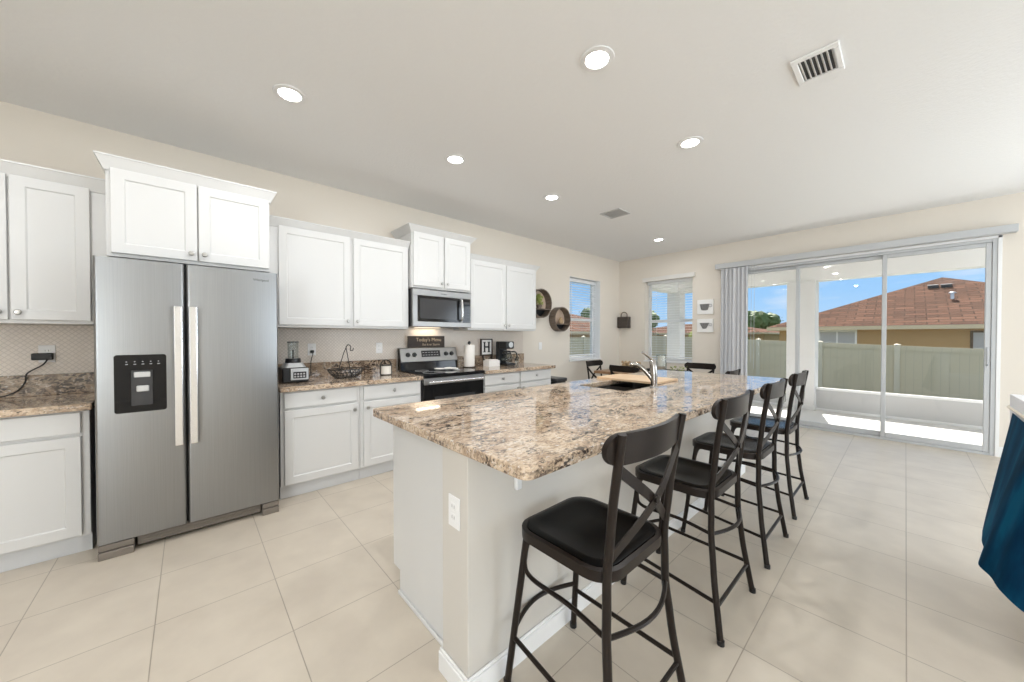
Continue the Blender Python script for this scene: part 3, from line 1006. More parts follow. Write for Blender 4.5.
base_cab(0.525, 1.135, 'white base cabinet beside the fridge under the blender counter', [(0.55, 1.103)], [(0.55, 1.113, 'r')], 'r')
base_cab(1.138, 1.742, 'white base cabinet left of the range under the candle', [(1.165, 1.725)], [(1.165, 1.725, 'l')], 'l')
base_cab(2.52, 3.108, 'white base cabinet right of the range', [(2.545, 3.095)], [(2.545, 3.095, 'r')], 'r')
base_cab(3.111, 3.72, 'white base cabinet at the end of the run under the coffee maker', [(3.125, 3.685)], [(3.125, 3.685, 'l')], 'l')

def counter(y0, y1, label):
    c = thing('countertop', (XW, (y0 + y1) / 2, 0.866), label, 'countertop')
    part('slab', B(XW + 0.0005, -3.254, y0, y1, 0.8635, ZK, 0.005, 2), M['granite'], c)
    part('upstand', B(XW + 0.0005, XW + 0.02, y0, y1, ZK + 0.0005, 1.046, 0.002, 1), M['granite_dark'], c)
    return c
counter(-1.42, -0.437, 'beige granite countertop with upstand left of the fridge')
counter(0.515, 1.744, 'beige granite countertop with upstand between fridge and range')
counter(2.518, 3.765, 'beige granite countertop with upstand right of the range')

# ------------------------------------------------------------------ fridge
FX = -3.115
fr_ = thing('refrigerator', (-3.5, 0.04, 0), 'stainless steel side-by-side refrigerator with black water dispenser', 'refrigerator')
FY0, FY1 = -0.408, 0.487
part('cabinet', B(-3.88, -3.185, FY0 + 0.004, FY1 - 0.004, 0.06, 1.755, 0.004, 1), M['grey_dark'], fr_)
def fdoor(y0, y1):
    bm = bmesh.new()
    pts = [(-3.178, y0), (-3.178, y1)]
    r = 0.016
    for k in range(6): pts.append((FX - r + r * math.sin(R_(90 * k / 5)), y1 - r + r * math.cos(R_(90 * k / 5))))
    for k in range(6): pts.append((FX - r + r * math.cos(R_(90 * k / 5)), y0 + r - r * math.sin(R_(90 * k / 5))))
    poly(bm, pts, 'z', 0.09, 1.766)
    return bm
dl = part('door', fdoor(FY0, -0.0215), M['steel'], fr_, True, label='narrow left freezer door with the dispenser')
dr = part('door', fdoor(-0.0125, FY1), M['steel'], fr_, True, label='wide right fridge door')
def fhandle(y0, y1, parent):
    bm = bmesh.new()
    box(bm, FX + 0.028, FX + 0.046, y0, y1, 0.612, 1.495, 0.006, 2)
    box(bm, FX - 0.001, FX + 0.03, y0 + 0.006, y1 - 0.006, 1.40, 1.44, 0.003, 1)
    box(bm, FX - 0.001, FX + 0.03, y0 + 0.006, y1 - 0.006, 0.66, 0.70, 0.003, 1)
    part('handle', bm, M['steel_bright'], parent)
fhandle(-0.073, -0.032, dl); fhandle(-0.002, 0.039, dr)
bm = poly(bmesh.new(), rounded_rect(-0.331, -0.109, 0.845, 1.192, 0.014), 'x', FX - 0.002, FX + 0.003)
dp = part('dispenser', bm, M['black_gloss'], dl)
part('ice_paddle', B(FX + 0.0035, FX + 0.008, -0.25, -0.18, 1.055, 1.088, 0.003, 1), M['silver'], dp)
part('water_paddle', B(FX + 0.0035, FX + 0.012, -0.24, -0.185, 0.968, 1.005, 0.004, 1), M['silver'], dp)
bm = bmesh.new()
box(bm, FX + 0.0032, FX + 0.005, -0.262, -0.17, 0.885, 1.098, 0.002, 1)
part('chute', bm, M['grey_dark'], dp)
bm = bmesh.new()
for k in range(5):
    y = -0.285 + k * 0.034
    box(bm, FX + 0.0032, FX + 0.0042, y, y + 0.011, 1.133, 1.137)
    box(bm, FX + 0.0032, FX + 0.0042, y + 0.002, y + 0.008, 1.148, 1.152)
part('icon_marks', bm, M['print_grey'], dp)
part('badge', text_on_x('Whirlpool', 0.022, (FX + 0.001, 0.385, 1.706), 0.0008), M['grey_dark'], dr)
bm = bmesh.new()
box(bm, -3.20, -3.15, FY0 + 0.16, FY1 - 0.11, 0.022, 0.082, 0.004, 1)
for k in range(3):
    box(bm, -3.152, -3.146, FY0 + 0.18, FY1 - 0.13, 0.03 + k * 0.017, 0.038 + k * 0.017)
part('grille', bm, M['grille'], fr_)
for (a, b_) in ((FY0 + 0.004, FY0 + 0.15), (FY1 - 0.105, FY1 - 0.004)):
    bm = bmesh.new()
    box(bm, -3.25, -3.112, a, b_, 0.0, 0.045, 0.005, 2); box(bm, -3.25, -3.118, a, b_, 0.05, 0.084, 0.004, 2)
    box(bm, -3.25, -3.13, a + 0.01, b_ - 0.01, 0.044, 0.051)
    part('foot', bm, M['grille'], fr_)
# ------------------------------------------------------------------ microwave
MX = -3.495
mw = thing('microwave', (-3.7, 2.11, 1.402), 'stainless over-the-range microwave above the black range', 'microwave')
MY0, MY1 = 1.752, 2.506
part('case', B(XW + 0.008, MX - 0.035, MY0 + 0.004, MY1 - 0.004, 1.408, 1.818, 0.004, 1), M['grey_dark'], mw)
bm = bmesh.new()
box(bm, MX - 0.034, MX, MY0, MY1, 1.742, 1.812, 0.005, 2)
box(bm, MX - 0.034, MX, MY0, MY1, 1.408, 1.465, 0.005, 2)
box(bm, MX - 0.034, MX, MY0, MY0 + 0.055, 1.464, 1.743, 0.003, 1)
box(bm, MX - 0.034, MX, 2.36, 2.385, 1.464, 1.743, 0.003, 1)
box(bm, MX - 0.034, MX, MY1 - 0.012, MY1, 1.464, 1.743, 0.003, 1)
fdm = part('front_frame', bm, M['steel_h'], mw)
part('door_glass', B(MX - 0.03, MX - 0.004, MY0 + 0.054, 2.361, 1.463, 1.744), M['black_gloss'], mw)
bm = poly(bmesh.new(), rounded_rect(MY0 + 0.085, 2.30, 1.495, 1.715, 0.012), 'x', MX - 0.005, MX - 0.002)
part('window_mesh', bm, M['mesh_window'], mw)
cp = part('control_panel', B(MX - 0.03, MX - 0.004, 2.384, MY1 - 0.011, 1.463, 1.744), M['black_gloss'], mw)
bm = bmesh.new()
for i in range(5):
    for k in range(3):
        box(bm, MX - 0.0042, MX - 0.0032, 2.402 + k * 0.03, 2.418 + k * 0.03, 1.50 + i * 0.03, 1.505 + i * 0.03)
box(bm, MX - 0.0042, MX - 0.0032, 2.405, 2.48, 1.68, 1.705)
part('key_marks', bm, M['grey_dark'], cp)
pts = spline([(MX, 2.348, 1.485), (MX + 0.035, 2.35, 1.50), (MX + 0.045, 2.352, 1.60), (MX + 0.035, 2.35, 1.71), (MX, 2.348, 1.725)], 6)
part('handle', T(pts, 0.011, seg=10), M['steel_bright'], mw, True)
part('badge', text_on_x('Whirlpool', 0.018, (MX + 0.0005, 2.13, 1.776), 0.0006), M['grey_dark'], fdm)
part('hood_lamp', B(-3.86, -3.80, 1.95, 2.27, 1.4055, 1.4078), M['hood_lens'], mw)
ld = bpy.data.lights.new('hood_bulb', 'AREA'); ld.shape = 'RECTANGLE'; ld.size = 0.08; ld.size_y = 0.3; ld.energy = 0.5; ld.color = (1, 0.84, 0.62)
lo = bpy.data.objects.new('hood_bulb', ld); COL.objects.link(lo); lo.parent = mw; lo.location = (-0.12, 0.0, -0.001)

# ------------------------------------------------------------------ range
RX = -3.27
RY0, RY1 = 1.752, 2.508
rg = thing('range', (-3.6, 2.13, 0), 'freestanding electric range with black glass top and steel back panel', 'range')
part('body', B(-3.88, RX - 0.03, RY0, RY1, 0.03, 0.885, 0.003, 1), M['grey_dark'], rg)
part('cooktop', B(-3.84, RX + 0.035, RY0 - 0.004, RY1 + 0.004, 0.8855, 0.914, 0.006, 2), M['black_gloss'], rg)
bm = bmesh.new()
for (x, y, r) in ((-3.42, 1.95, 0.11), (-3.42, 2.32, 0.085), (-3.68, 1.95, 0.075), (-3.68, 2.32, 0.10)):
    tube(bm, [(x + r * math.cos(2 * math.pi * k / 28), y + r * math.sin(2 * math.pi * k / 28), 0.9145) for k in range(28)], 0.0012, seg=4, closed=True)
part('burner_rings', bm, M['print_grey'], rg)
bm = bmesh.new()
poly(bm, [(-3.878, 0.915), (-3.79, 0.915), (-3.80, 1.005), (-3.835, 1.165), (-3.878, 1.165)], 'y', RY0 + 0.002, RY1 - 0.002)
bk = part('back_guard', bm, M['black_gloss'], rg)
bm = bmesh.new()
poly(bm, [(-3.835, 1.005), (-3.796, 1.005), (-3.790, 1.012), (-3.826, 1.163), (-3.835, 1.168)], 'y', RY0 + 0.004, RY1 - 0.004)
pn = part('control_panel', bm, M['steel_h'], rg)
def onpanel(z): return -3.790 - (z - 1.012) / (1.163 - 1.012) * 0.036
for y in (1.845, 1.925, 2.345, 2.425):
    x = onpanel(1.09)
    bm = L([(0.027, 0), (0.027, 0.006), (0.021, 0.009), (0.019, 0.028), (0.0, 0.029)], (x - 0.001, y, 1.09), 'x', 16)
    k_ = part('knob', bm, M['black'], rg, True)
bm = bmesh.new()
poly(bm, [(onpanel(1.06) - 0.003, 1.06), (onpanel(1.06) + 0.0015, 1.06), (onpanel(1.135) + 0.0015, 1.135), (onpanel(1.135) - 0.003, 1.135)], 'y', 2.015, 2.265)
ds = part('display', bm, M['display'], rg)
bm = text_on_x('12:30', 0.03, (onpanel(1.10) + 0.003, 2.14, 1.10), 0.0004)
bm.free()
bm = bmesh.new()
for i in range(2):
    for k in range(6):
        y = 2.03 + k * 0.037
        box(bm, onpanel(1.08 + i * 0.03) + 0.0015, onpanel(1.08 + i * 0.03) + 0.0026, y, y + 0.022, 1.08 + i * 0.03, 1.085 + i * 0.03)
part('key_marks', bm, M['print_grey'], ds)
od = part('oven_door', B(RX - 0.029, RX + 0.012, RY0, RY1, 0.23, 0.83, 0.004, 1), M['black_gloss'], rg)
part('door_trim', B(RX - 0.029, RX + 0.016, RY0, RY1, 0.806, 0.878, 0.004, 1), M['steel_h'], rg)
bm = bmesh.new()
tube(bm, [(RX + 0.055, RY0 + 0.03, 0.835), (RX + 0.055, RY1 - 0.03, 0.835)], 0.013, seg=12)
for y in (RY0 + 0.06, RY1 - 0.06): tube(bm, [(RX + 0.01, y, 0.835), (RX + 0.055, y, 0.835)], 0.009)
part('handle', bm, M['steel_bright'], od, True)
part('oven_window', B(RX + 0.0115, RX + 0.0135, RY0 + 0.12, RY1 - 0.12, 0.36, 0.68, 0.003, 1), M['mesh_window'], od)
part('storage_drawer', B(RX - 0.029, RX + 0.012, RY0, RY1, 0.07, 0.222, 0.004, 1), M['steel_h'], rg)
for y in (RY0 + 0.06, RY1 - 0.06):
    part('foot', L([(0.02, 0), (0.02, 0.03)], (RX - 0.10, y, 0.0)), M['black'], rg)
    part('foot', L([(0.02, 0), (0.02, 0.03)], (-3.80, y, 0.0)), M['black'], rg)
# spoon rest with spoon on cooktop
sr = thing('spoon_rest', (-3.60, 2.14, 0.9155), 'white ceramic spoon rest lying on the black cooktop', 'spoon rest')
bm = L([(0.0, 0.004), (0.045, 0.004), (0.066, 0.014), (0.070, 0.022), (0.064, 0.016), (0.043, 0.008), (0.0, 0.007)], (-3.60, 2.14, 0.912), seg=20)
part('dish', bm, M['ceramic'], sr, True)
part('handle', T(spline([(-3.57, 2.18, 0.930), (-3.52, 2.24, 0.935), (-3.47, 2.30, 0.924)], 5), [0.014] * 5 + [0.012] * 5 + [0.011], seg=8), M['ceramic'], sr, True)
# sign on range back
sg = thing('wooden_sign', (-3.852, 2.115, 1.169), 'dark brown wooden plank sign with cream lettering standing on the range back', 'sign')
part('plank', B(-3.868, -3.848, 1.868, 2.352, 1.169, 1.308, 0.002, 1), M['dark_wood'], sg)
part('lettering', text_on_x("Today's Menu", 0.060, (-3.8475, 2.135, 1.262), 0.001), M['cream'], sg)
part('lettering', text_on_x("Eat It or Starve", 0.038, (-3.8475, 2.165, 1.205), 0.001), M['cream'], sg)

# ------------------------------------------------------------------ island
IX0, IX1, IY0, IY1 = -1.88, -0.717, 0.703, 3.98
WX = -1.03
ZI = 0.925                                  # island top; ZU is the underside
ZU = 0.887
WL = -1.20
WY = 0.722
isl = thing('kitchen_island', (-1.4, 2.45, 0), 'long white kitchen island with panelled end and half wall', 'island')
bm = bmesh.new()
box(bm, -1.79, WL - 0.001, 0.792, 2.21, 0.115, ZU - 0.0015); box(bm, -1.79, WL - 0.001, 3.07, IY1 - 0.05, 0.115, ZU - 0.0015)
box(bm, -1.79, WL - 0.001, 2.21, 3.07, 0.115, 0.64)
box(bm, -1.79, -1.80 + 0.002, 2.21, 3.07, 0.64, ZU - 0.0015)
part('cabinet_body', bm, M['cab'], isl)
part('toe_kick', B(-1.72, WL - 0.001, 0.80, IY1 - 0.06, 0, 0.1145), M['cab'], isl)
bm = bmesh.new()
poly(bm, [(-1.79, 0.115), (-1.715, 0.115), (-1.715, 0.0), (WL - 0.001, 0.0), (WL - 0.001, ZU - 0.0015), (-1.79, ZU - 0.0015)], 'y', 0.784, 0.7915)
part('end_panel', bm, M['cab'], isl)
part('shoe_moulding', B(-1.715, WL - 0.014, 0.772, 0.7835, 0, 0.018, 0.004), M['cab'], isl)
part('half_wall', B(WL, WX, WY, IY1 - 0.04, 0, ZU - 0.0015, 0.002, 1), M['pony'], isl, label='pale painted half wall')
bm = bmesh.new()
box(bm, WL - 0.013, WX + 0.013, WY - 0.013, WY - 0.0005, 0, 0.078, 0.003, 1); box(bm, WX + 0.0005, WX + 0.013, WY - 0.0005, IY1 - 0.045, 0, 0.078, 0.003, 1)
box(bm, WL - 0.010, WX + 0.009, WY - 0.009, WY - 0.0005, 0.078, 0.092, 0.003, 1); box(bm, WX + 0.0005, WX + 0.009, WY - 0.0005, IY1 - 0.045, 0.078, 0.092, 0.003, 1)
box(bm, WL - 0.013, WL - 0.0005, WY - 0.0005, 0.783, 0, 0.078, 0.003, 1)
part('baseboard', bm, M['trim'], isl)
for k in range(5):
    ya = 0.83 + k * 0.62
    d0 = part('door', B(-1.811, -1.7905, ya, ya + 0.605, 0.13, 0.85, 0.003, 1), M['cab'], isl)
    part('knob', L([(0.006, 0), (0.006, -0.012), (0.015, -0.018), (0.012, -0.028), (0, -0.03)], (-1.811, ya + 0.57, 0.62), 'x', 12), M['knob'], d0, True)
def bracket(y):
    bm = bmesh.new()
    box(bm, WX + 0.0005, WX + 0.02, y - 0.015, y + 0.015, 0.70, ZU - 0.001, 0.004, 1)
    box(bm, WX + 0.0005, WX + 0.16, y - 0.015, y + 0.015, 0.866, ZU - 0.001, 0.004, 1)
    poly(bm, [(WX + 0.019, 0.77), (WX + 0.035, 0.77), (WX + 0.085, 0.867), (WX + 0.065, 0.867)], 'y', y - 0.009, y + 0.009)
    part('support_bracket', bm, M['trim'], isl)
for y in (0.955, 2.0, 3.05): bracket(y)
# outlet on island end
def outlet(name, face, c, label, toggles=False, w=0.072, hgt=0.116, parent=None, ganged=1):
    o = thing(name, c, label, 'switch plate' if toggles else 'outlet')
    x, y, z = c
    def bx(bm, a0, a1, z0, z1, d0, d1, bev=0.0015):
        if face == 'x': box(bm, x + d0, x + d1, y + a0, y + a1, z + z0, z + z1, bev, 1)
        else: box(bm, x + a0, x + a1, y - d1, y - d0, z + z0, z + z1, bev, 1)
    bm = bmesh.new(); bx(bm, -w * ganged / 2, w * ganged / 2, -hgt / 2, hgt / 2, 0.0005, 0.006)
    part('plate', bm, M['plastic_white'], o)
    for g in range(ganged):
        off = (g - (ganged - 1) / 2) * 0.046
        if toggles:
            bm = bmesh.new(); bx(bm, off - 0.016, off + 0.016, -0.033, 0.033, 0.0062, 0.0095)
            part('rocker', bm, M['plastic_white'], o)
        else:
            for zz in (-0.02, 0.02):
                bm = bmesh.new(); bx(bm, off - 0.016, off + 0.016, zz - 0.014, zz + 0.014, 0.0062, 0.008)
                s = part('socket', bm, M['plastic_white'], o)
                bm = bmesh.new()
                bx(bm, off - 0.008, off - 0.006, zz - 0.004, zz + 0.007, 0.0081, 0.0084, 0); bx(bm, off + 0.006, off + 0.008, zz - 0.004, zz + 0.007, 0.0081, 0.0084, 0)
                part('slots', bm, M['grey_dark'], s)
    return o
outlet('wall_outlet', 'y', (-1.112, WY, 0.655), 'white duplex outlet on the end of the kitchen island')
outlet('wall_outlet', 'x', (XW + 0.0075, -0.715, 1.185), 'white outlet behind the black plug left of the fridge')
outlet('wall_outlet', 'x', (XW + 0.0075, 0.885, 1.175), 'white outlet behind the blender with a black plug in it')
outlet('wall_outlet', 'x', (XW + 0.0075, 1.55, 1.175), 'white outlet on the tiled wall above the candle')
outlet('light_switch', 'x', (XW, 4.14, 1.15), 'white switch plate on the bare wall below the round shelves', True)

# island countertop with sink cut-out
SX0, SX1, SY0, SY1 = -1.70, -1.294, 2.228, 3.05
bm = bmesh.new()
gx = [IX0, SX0, SX1, IX1]; gy = [IY0, SY0, SY1, IY1]
z0, z1 = ZU, ZI
vt = {}
for zi, z in enumerate((z0, z1)):
    for i, x in enumerate(gx):
        for j, y in enumerate(gy): vt[i, j, zi] = bm.verts.new((x, y, z))
for i in range(3):
    for j in range(3):
        if (i, j) == (1, 1): continue
        bm.faces.new((vt[i, j, 1], vt[i + 1, j, 1], vt[i + 1, j + 1, 1], vt[i, j + 1, 1]))
        bm.faces.new((vt[i, j, 0], vt[i, j + 1, 0], vt[i + 1, j + 1, 0], vt[i + 1, j, 0]))
for k in range(3):
    bm.faces.new((vt[k, 0, 0], vt[k + 1, 0, 0], vt[k + 1, 0, 1], vt[k, 0, 1]))
    bm.faces.new((vt[k, 3, 0], vt[k, 3, 1], vt[k + 1, 3, 1], vt[k + 1, 3, 0]))
    bm.faces.new((vt[0, k, 0], vt[0, k, 1], vt[0, k + 1, 1], vt[0, k + 1, 0]))
    bm.faces.new((vt[3, k, 0], vt[3, k + 1, 0], vt[3, k + 1, 1], vt[3, k, 1]))
for (a, b_) in (((1, 1), (2, 1)), ((2, 1), (2, 2)), ((2, 2), (1, 2)), ((1, 2), (1, 1))):
    bm.faces.new((vt[a[0], a[1], 0], vt[a[0], a[1], 1], vt[b_[0], b_[1], 1], vt[b_[0], b_[1], 0]))
bm.edges.ensure_lookup_table()
ce = [e_ for e_ in bm.edges if abs(e_.verts[0].co.z - e_.verts[1].co.z) > 0.01 and e_.verts[0].co.x in (IX0, IX1) or (abs(e_.verts[0].co.z - e_.verts[1].co.z) > 0.01 and min(abs(e_.verts[0].co.x - IX0), abs(e_.verts[0].co.x - IX1)) < 1e-4)]
ce = [e_ for e_ in ce if min(abs(e_.verts[0].co.y - IY0), abs(e_.verts[0].co.y - IY1)) < 1e-4]
bmesh.ops.bevel(bm, geom=ce, offset=0.035, segments=6, affect='EDGES', profile=0.5)
te = [e_ for e_ in bm.edges if len(e_.link_faces) == 2 and abs(e_.verts[0].co.z - e_.verts[1].co.z) < 1e-4 and abs(e_.link_faces[0].normal.z) + abs(e_.link_faces[1].normal.z) < 1.5]
bm.normal_update()
te = [e_ for e_ in bm.edges if len(e_.link_faces) == 2 and abs(e_.verts[0].co.z - e_.verts[1].co.z) < 1e-4 and min(abs(e_.link_faces[0].normal.z), abs(e_.link_faces[1].normal.z)) < 0.3]
bmesh.ops.bevel(bm, geom=te, offset=0.004, segments=2, affect='EDGES', profile=0.5)
solo('island_countertop', bm, M['granite'], 'long polished beige granite slab on top of the kitchen island', 'countertop', loc=(-1.3, 2.34, ZU))

sk = thing('sink', ((SX0 + SX1) / 2, (SY0 + SY1) / 2, 0.70), 'undermount stainless sink set in the island granite', 'sink')
def basin(y0, y1):
    bm = bmesh.new()
    rz = [(ZU - 0.001, 0.0), (0.72, 0.008), (0.705, 0.03)]
    rings = []
    for (z, d) in rz:
        rings.append([bm.verts.new((p[0], p[1], z)) for p in rounded_rect(SX0 + 0.004 + d, SX1 - 0.004 - d, y0 + d, y1 - d, 0.03)])
    for A_, C_ in zip(rings, rings[1:]):
        for k in range(len(A_)): bm.faces.new((A_[k], C_[k], C_[(k + 1) % len(A_)], A_[(k + 1) % len(A_)]))
    bm.faces.new(rings[-1])
    g = bm.faces[:]
    bmesh.ops.solidify(bm, geom=g, thickness=0.002)
    return bm
ym = (SY0 + SY1) / 2
for (a, b_) in ((SY0 + 0.004, ym - 0.008), (ym + 0.008, SY1 - 0.004)):
    bs_ = part('basin', basin(a, b_), M['steel_sink'], sk, True)
    part('drain', L([(0.0, 0), (0.04, 0), (0.045, 0.004), (0.02, 0.003), (0, 0.001)], ((SX0 + SX1) / 2, (a + b_) / 2, 0.7075), seg=16), M['chrome'], bs_, True)

# cutting board over the far bowl
bm = poly(bmesh.new(), rounded_rect(-1.862, -1.30, 2.70, 3.10, 0.02), 'z', ZI + 0.001, ZI + 0.017)
solo('cutting_board', bm, M['maple'], 'pale maple cutting board laid over the far half of the sink', 'cutting board', loc=(-1.6, 2.9, ZI))

# faucet
fx, fy = -1.236, 2.524
fc = thing('faucet', (fx, fy, ZI), 'brushed nickel single-lever pull-out faucet behind the sink', 'faucet')
part('base', L([(0.03, 0.0005), (0.03, 0.008), (0.026, 0.014), (0.0, 0.014)], (fx, fy, ZI), seg=20), M['chrome'], fc, True)
part('body', T([(fx, fy, ZI + 0.01), (fx, fy, ZI + 0.08), (fx - 0.004, fy, ZI + 0.15), (fx - 0.012, fy, ZI + 0.195), (fx - 0.018, fy, ZI + 0.212)], [0.022, 0.024, 0.026, 0.024, 0.012], seg=16), M['chrome'], fc, True)
sp = spline([(fx - 0.005, fy, ZI + 0.05), (fx - 0.035, fy - 0.012, ZI + 0.095), (fx - 0.075, fy - 0.028, ZI + 0.14), (fx - 0.115, fy - 0.042, ZI + 0.165), (fx - 0.16, fy - 0.06, ZI + 0.165)], 5)
part('spout', T(sp, [0.016] * 10 + [0.017] * 6 + [0.019] * (len(sp) - 16), seg=12), M['chrome'], fc, True)
part('lever', T(spline([(fx - 0.012, fy, ZI + 0.205), (fx - 0.035, fy - 0.03, ZI + 0.235), (fx - 0.06, fy - 0.065, ZI + 0.262)], 5), [0.014] * 3 + [0.010] * 4 + [0.008] * 4, seg=8), M['chrome'], fc, True)

# ------------------------------------------------------------------ bar stools and dining chairs
def make_seat_set(name, loc, seat_z, top_z, label, cat, group, tall=True):
    """local +x is the back of the seat; built around loc"""
    X, Y = loc
    root = thing(name, (X, Y, 0), label, cat, group)
    def P(x, y, z): return (X + x, Y + y, z)
    sz = seat_z
    # seat frame and cushion
    outer = rounded_rect(-0.205, 0.195, -0.2, 0.2, 0.085, 6)
    inner = rounded_rect(-0.19, 0.18, -0.185, 0.185, 0.075, 6)
    bm = bmesh.new()
    rings = [[bm.verts.new(P(x, y, z)) for (x, y) in pl] for (pl, z) in ((inner, sz - 0.036), (outer, sz - 0.036), (outer, sz - 0.003), (inner, sz))]
    for A_, C_ in zip(rings, rings[1:] + rings[:1]):
        for k in range(len(A_)): bm.faces.new((A_[k], A_[(k + 1) % len(A_)], C_[(k + 1) % len(A_)], C_[k]))
    part('seat_frame', bm, M['bronze'], root, True)
    bm = bmesh.new()
    rr = [rounded_rect(-0.189, 0.179, -0.184, 0.184, 0.074, 6), rounded_rect(-0.186, 0.176, -0.181, 0.181, 0.072, 6), rounded_rect(-0.165, 0.155, -0.16, 0.16, 0.065, 6), rounded_rect(-0.155, 0.145, -0.15, 0.15, 0.06, 6), rounded_rect(-0.06, 0.05, -0.06, 0.06, 0.04, 6)]
    zz = [sz - 0.03, sz + 0.0005, sz + 0.004, sz + 0.001, sz + 0.001]
    rings = [[bm.verts.new(P(x, y, z)) for (x, y) in pl] for (pl, z) in zip(rr, zz)]
    for A_, C_ in zip(rings, rings[1:]):
        for k in range(len(A_)): bm.faces.new((A_[k], A_[(k + 1) % len(A_)], C_[(k + 1) % len(A_)], C_[k]))
    bm.faces.new(rings[-1]); bm.faces.new(rings[0][::-1])
    part('seat', bm, M['seat_black'], root, True)
    fl = 1.0 if tall else 0.75
    def rear(s, z):
        # rear post position at height z
        ks = [(0.0, 0.24, 0.232), (sz * 0.38, 0.205, 0.205), (sz * 0.7, 0.185, 0.187), (sz, 0.183, 0.182), (sz + (top_z - sz) * 0.5, 0.205, 0.187), (top_z, 0.238, 0.196)]
        for (a, b_) in zip(ks, ks[1:]):
            if a[0] <= z <= b_[0] + 1e-9:
                t = (z - a[0]) / (b_[0] - a[0])
                return P(a[1] + (b_[1] - a[1]) * t, s * (a[2] + (b_[2] - a[2]) * t), z)
    def front(s, z):
        t = z / (sz - 0.02)
        return P(-0.235 + 0.065 * t, s * (0.198 - 0.043 * t), z)
    for s in (-1, 1):
        zs = [0.012, sz * 0.2, sz * 0.38, sz * 0.55, sz * 0.7, sz * 0.85, sz, sz + (top_z - sz) * 0.25, sz + (top_z - sz) * 0.5, sz + (top_z - sz) * 0.75, top_z]
        lg = part('leg', T(spline([rear(s, z) for z in zs], 3), 0.0135, seg=10), M['bronze'], root, True, label='rear leg running up into the back post')
        part('foot_cap', L([(0.0, 0), (0.015, 0), (0.015, 0.02), (0.0, 0.02)], rear(s, 0), seg=10), M['black'], lg, True)
        lg = part('leg', T([front(s, z) for z in (0.012, sz * 0.33, sz * 0.66, sz - 0.02)], 0.0128, seg=10), M['bronze'], root, True, label='front leg')
        part('foot_cap', L([(0.0, 0), (0.015, 0), (0.015, 0.02), (0.0, 0.02)], front(s, 0), seg=10), M['black'], lg, True)
    # top rail: curved board with round ends
    bm = bmesh.new()
    e8 = [0.802 + 0.198 * math.sin(R_(90 * q / 8)) for q in range(9)]
    ts = [-q for q in e8[::-1]] + [-0.65, -0.45, -0.22, 0, 0.22, 0.45, 0.65] + e8
    nn = len(ts) - 1
    hh = 0.046
    zc = top_z - 0.048
    fr_, bk_ = [], []
    cols = []
    for i in range(nn + 1):
        t = ts[i]
        y = t * 0.232
        bow = 0.045 * (1 - t * t)
        lean = 0.0
        edge = max(0.0, (abs(t) * 0.232 - 0.186) / 0.0465)
        h_ = hh * math.sqrt(max(0.004, 1 - edge * edge))
        x = 0.205 + bow
        dz = 0.09
        cols.append([bm.verts.new(P(x - 0.008 - dz * 0 + (-h_) * dz, y, zc - h_)), bm.verts.new(P(x + 0.008 + (-h_) * dz, y, zc - h_)),
                     bm.verts.new(P(x + 0.008 + h_ * dz, y, zc + h_)), bm.verts.new(P(x - 0.008 + h_ * dz, y, zc + h_))])
    for A_, C_ in zip(cols, cols[1:]):
        for k in range(4): bm.faces.new((A_[k], A_[(k + 1) % 4], C_[(k + 1) % 4], C_[k]))
    bm.faces.new(cols[0][::-1]); bm.faces.new(cols[-1])
    part('top_rail', bm, M['bronze'], root, True)
    # crossing strips
    for s in (-1, 1):
        a = Vector(rear(s, top_z - 0.10)); c = Vector(rear(-s, sz + 0.045))
        off = 0.004 * s
        mid = (a + c) / 2 + Vector((0.03, 0, 0.0))
        pts = spline([a + Vector((off, 0, 0)), mid + Vector((off, 0, 0)), c + Vector((off, 0, 0))], 6)
        up = Vector((0, (c - a).z, -(c - a).y)).normalized()
        part('cross_strip', tube(bmesh.new(), pts, 0, flat=(0.032, 0.005), up=up), M['bronze'], root)
    m_ = (Vector(rear(1, (top_z + sz) / 2)) + Vector(rear(-1, (top_z + sz) / 2))) / 2
    part('cross_bolt', L([(0.0, -0.012), (0.012, -0.012), (0.012, 0.012), (0, 0.012)], (m_.x + 0.03, m_.y, (top_z + sz - 0.055) / 2), 'x', 12), M['bronze'], root, True)
    # upper side braces, bent down from beneath the seat
    for s in (-1, 1):
        f0 = Vector(front(s, sz - 0.045)); 
        b1 = Vector(rear(s, sz * 0.70))
        f1 = Vector(front(s, sz * 0.80))
        pts = spline([f0 + Vector((0.045, 0, 0.01)), f0 + Vector((0.012, 0, -0.012)), f1 + Vector((0.004, 0, -0.02)), f1 + Vector((0.04, 0, -0.062)), (f1 * 0.4 + b1 * 0.6) + Vector((0, 0, -0.012)), b1], 5)
        part('side_brace', T(pts, 0.008, seg=8), M['bronze'], root, True)
    pts = []
    a, c = Vector(rear(-1, sz * 0.70)), Vector(rear(1, sz * 0.70))
    for i in range(13):
        t = i / 12
        pts.append(a * (1 - t) + c * t + Vector((0.05 * math.sin(math.pi * t), 0, 0)))
    part('rear_brace', T(pts, 0.008, seg=8), M['bronze'], root, True)
    zl = sz * 0.30
    for s in (-1, 1):
        part('stretcher', T([front(s, zl), rear(s, zl - 0.03)], 0.0085, seg=8), M['bronze'], root, True)
    part('stretcher', T([rear(-1, zl - 0.045), rear(1, zl - 0.045)], 0.0085, seg=8), M['bronze'], root, True)
    a, c = Vector(front(-1, zl + 0.03)), Vector(front(1, zl + 0.03))
    pts = [a * (1 - t) + c * t + Vector((-0.055 * math.sin(math.pi * t), 0, 0)) for t in [i / 12 for i in range(13)]]
    part('footrest', T(pts, 0.009, seg=8), M['bronze'], root, True)
    return root

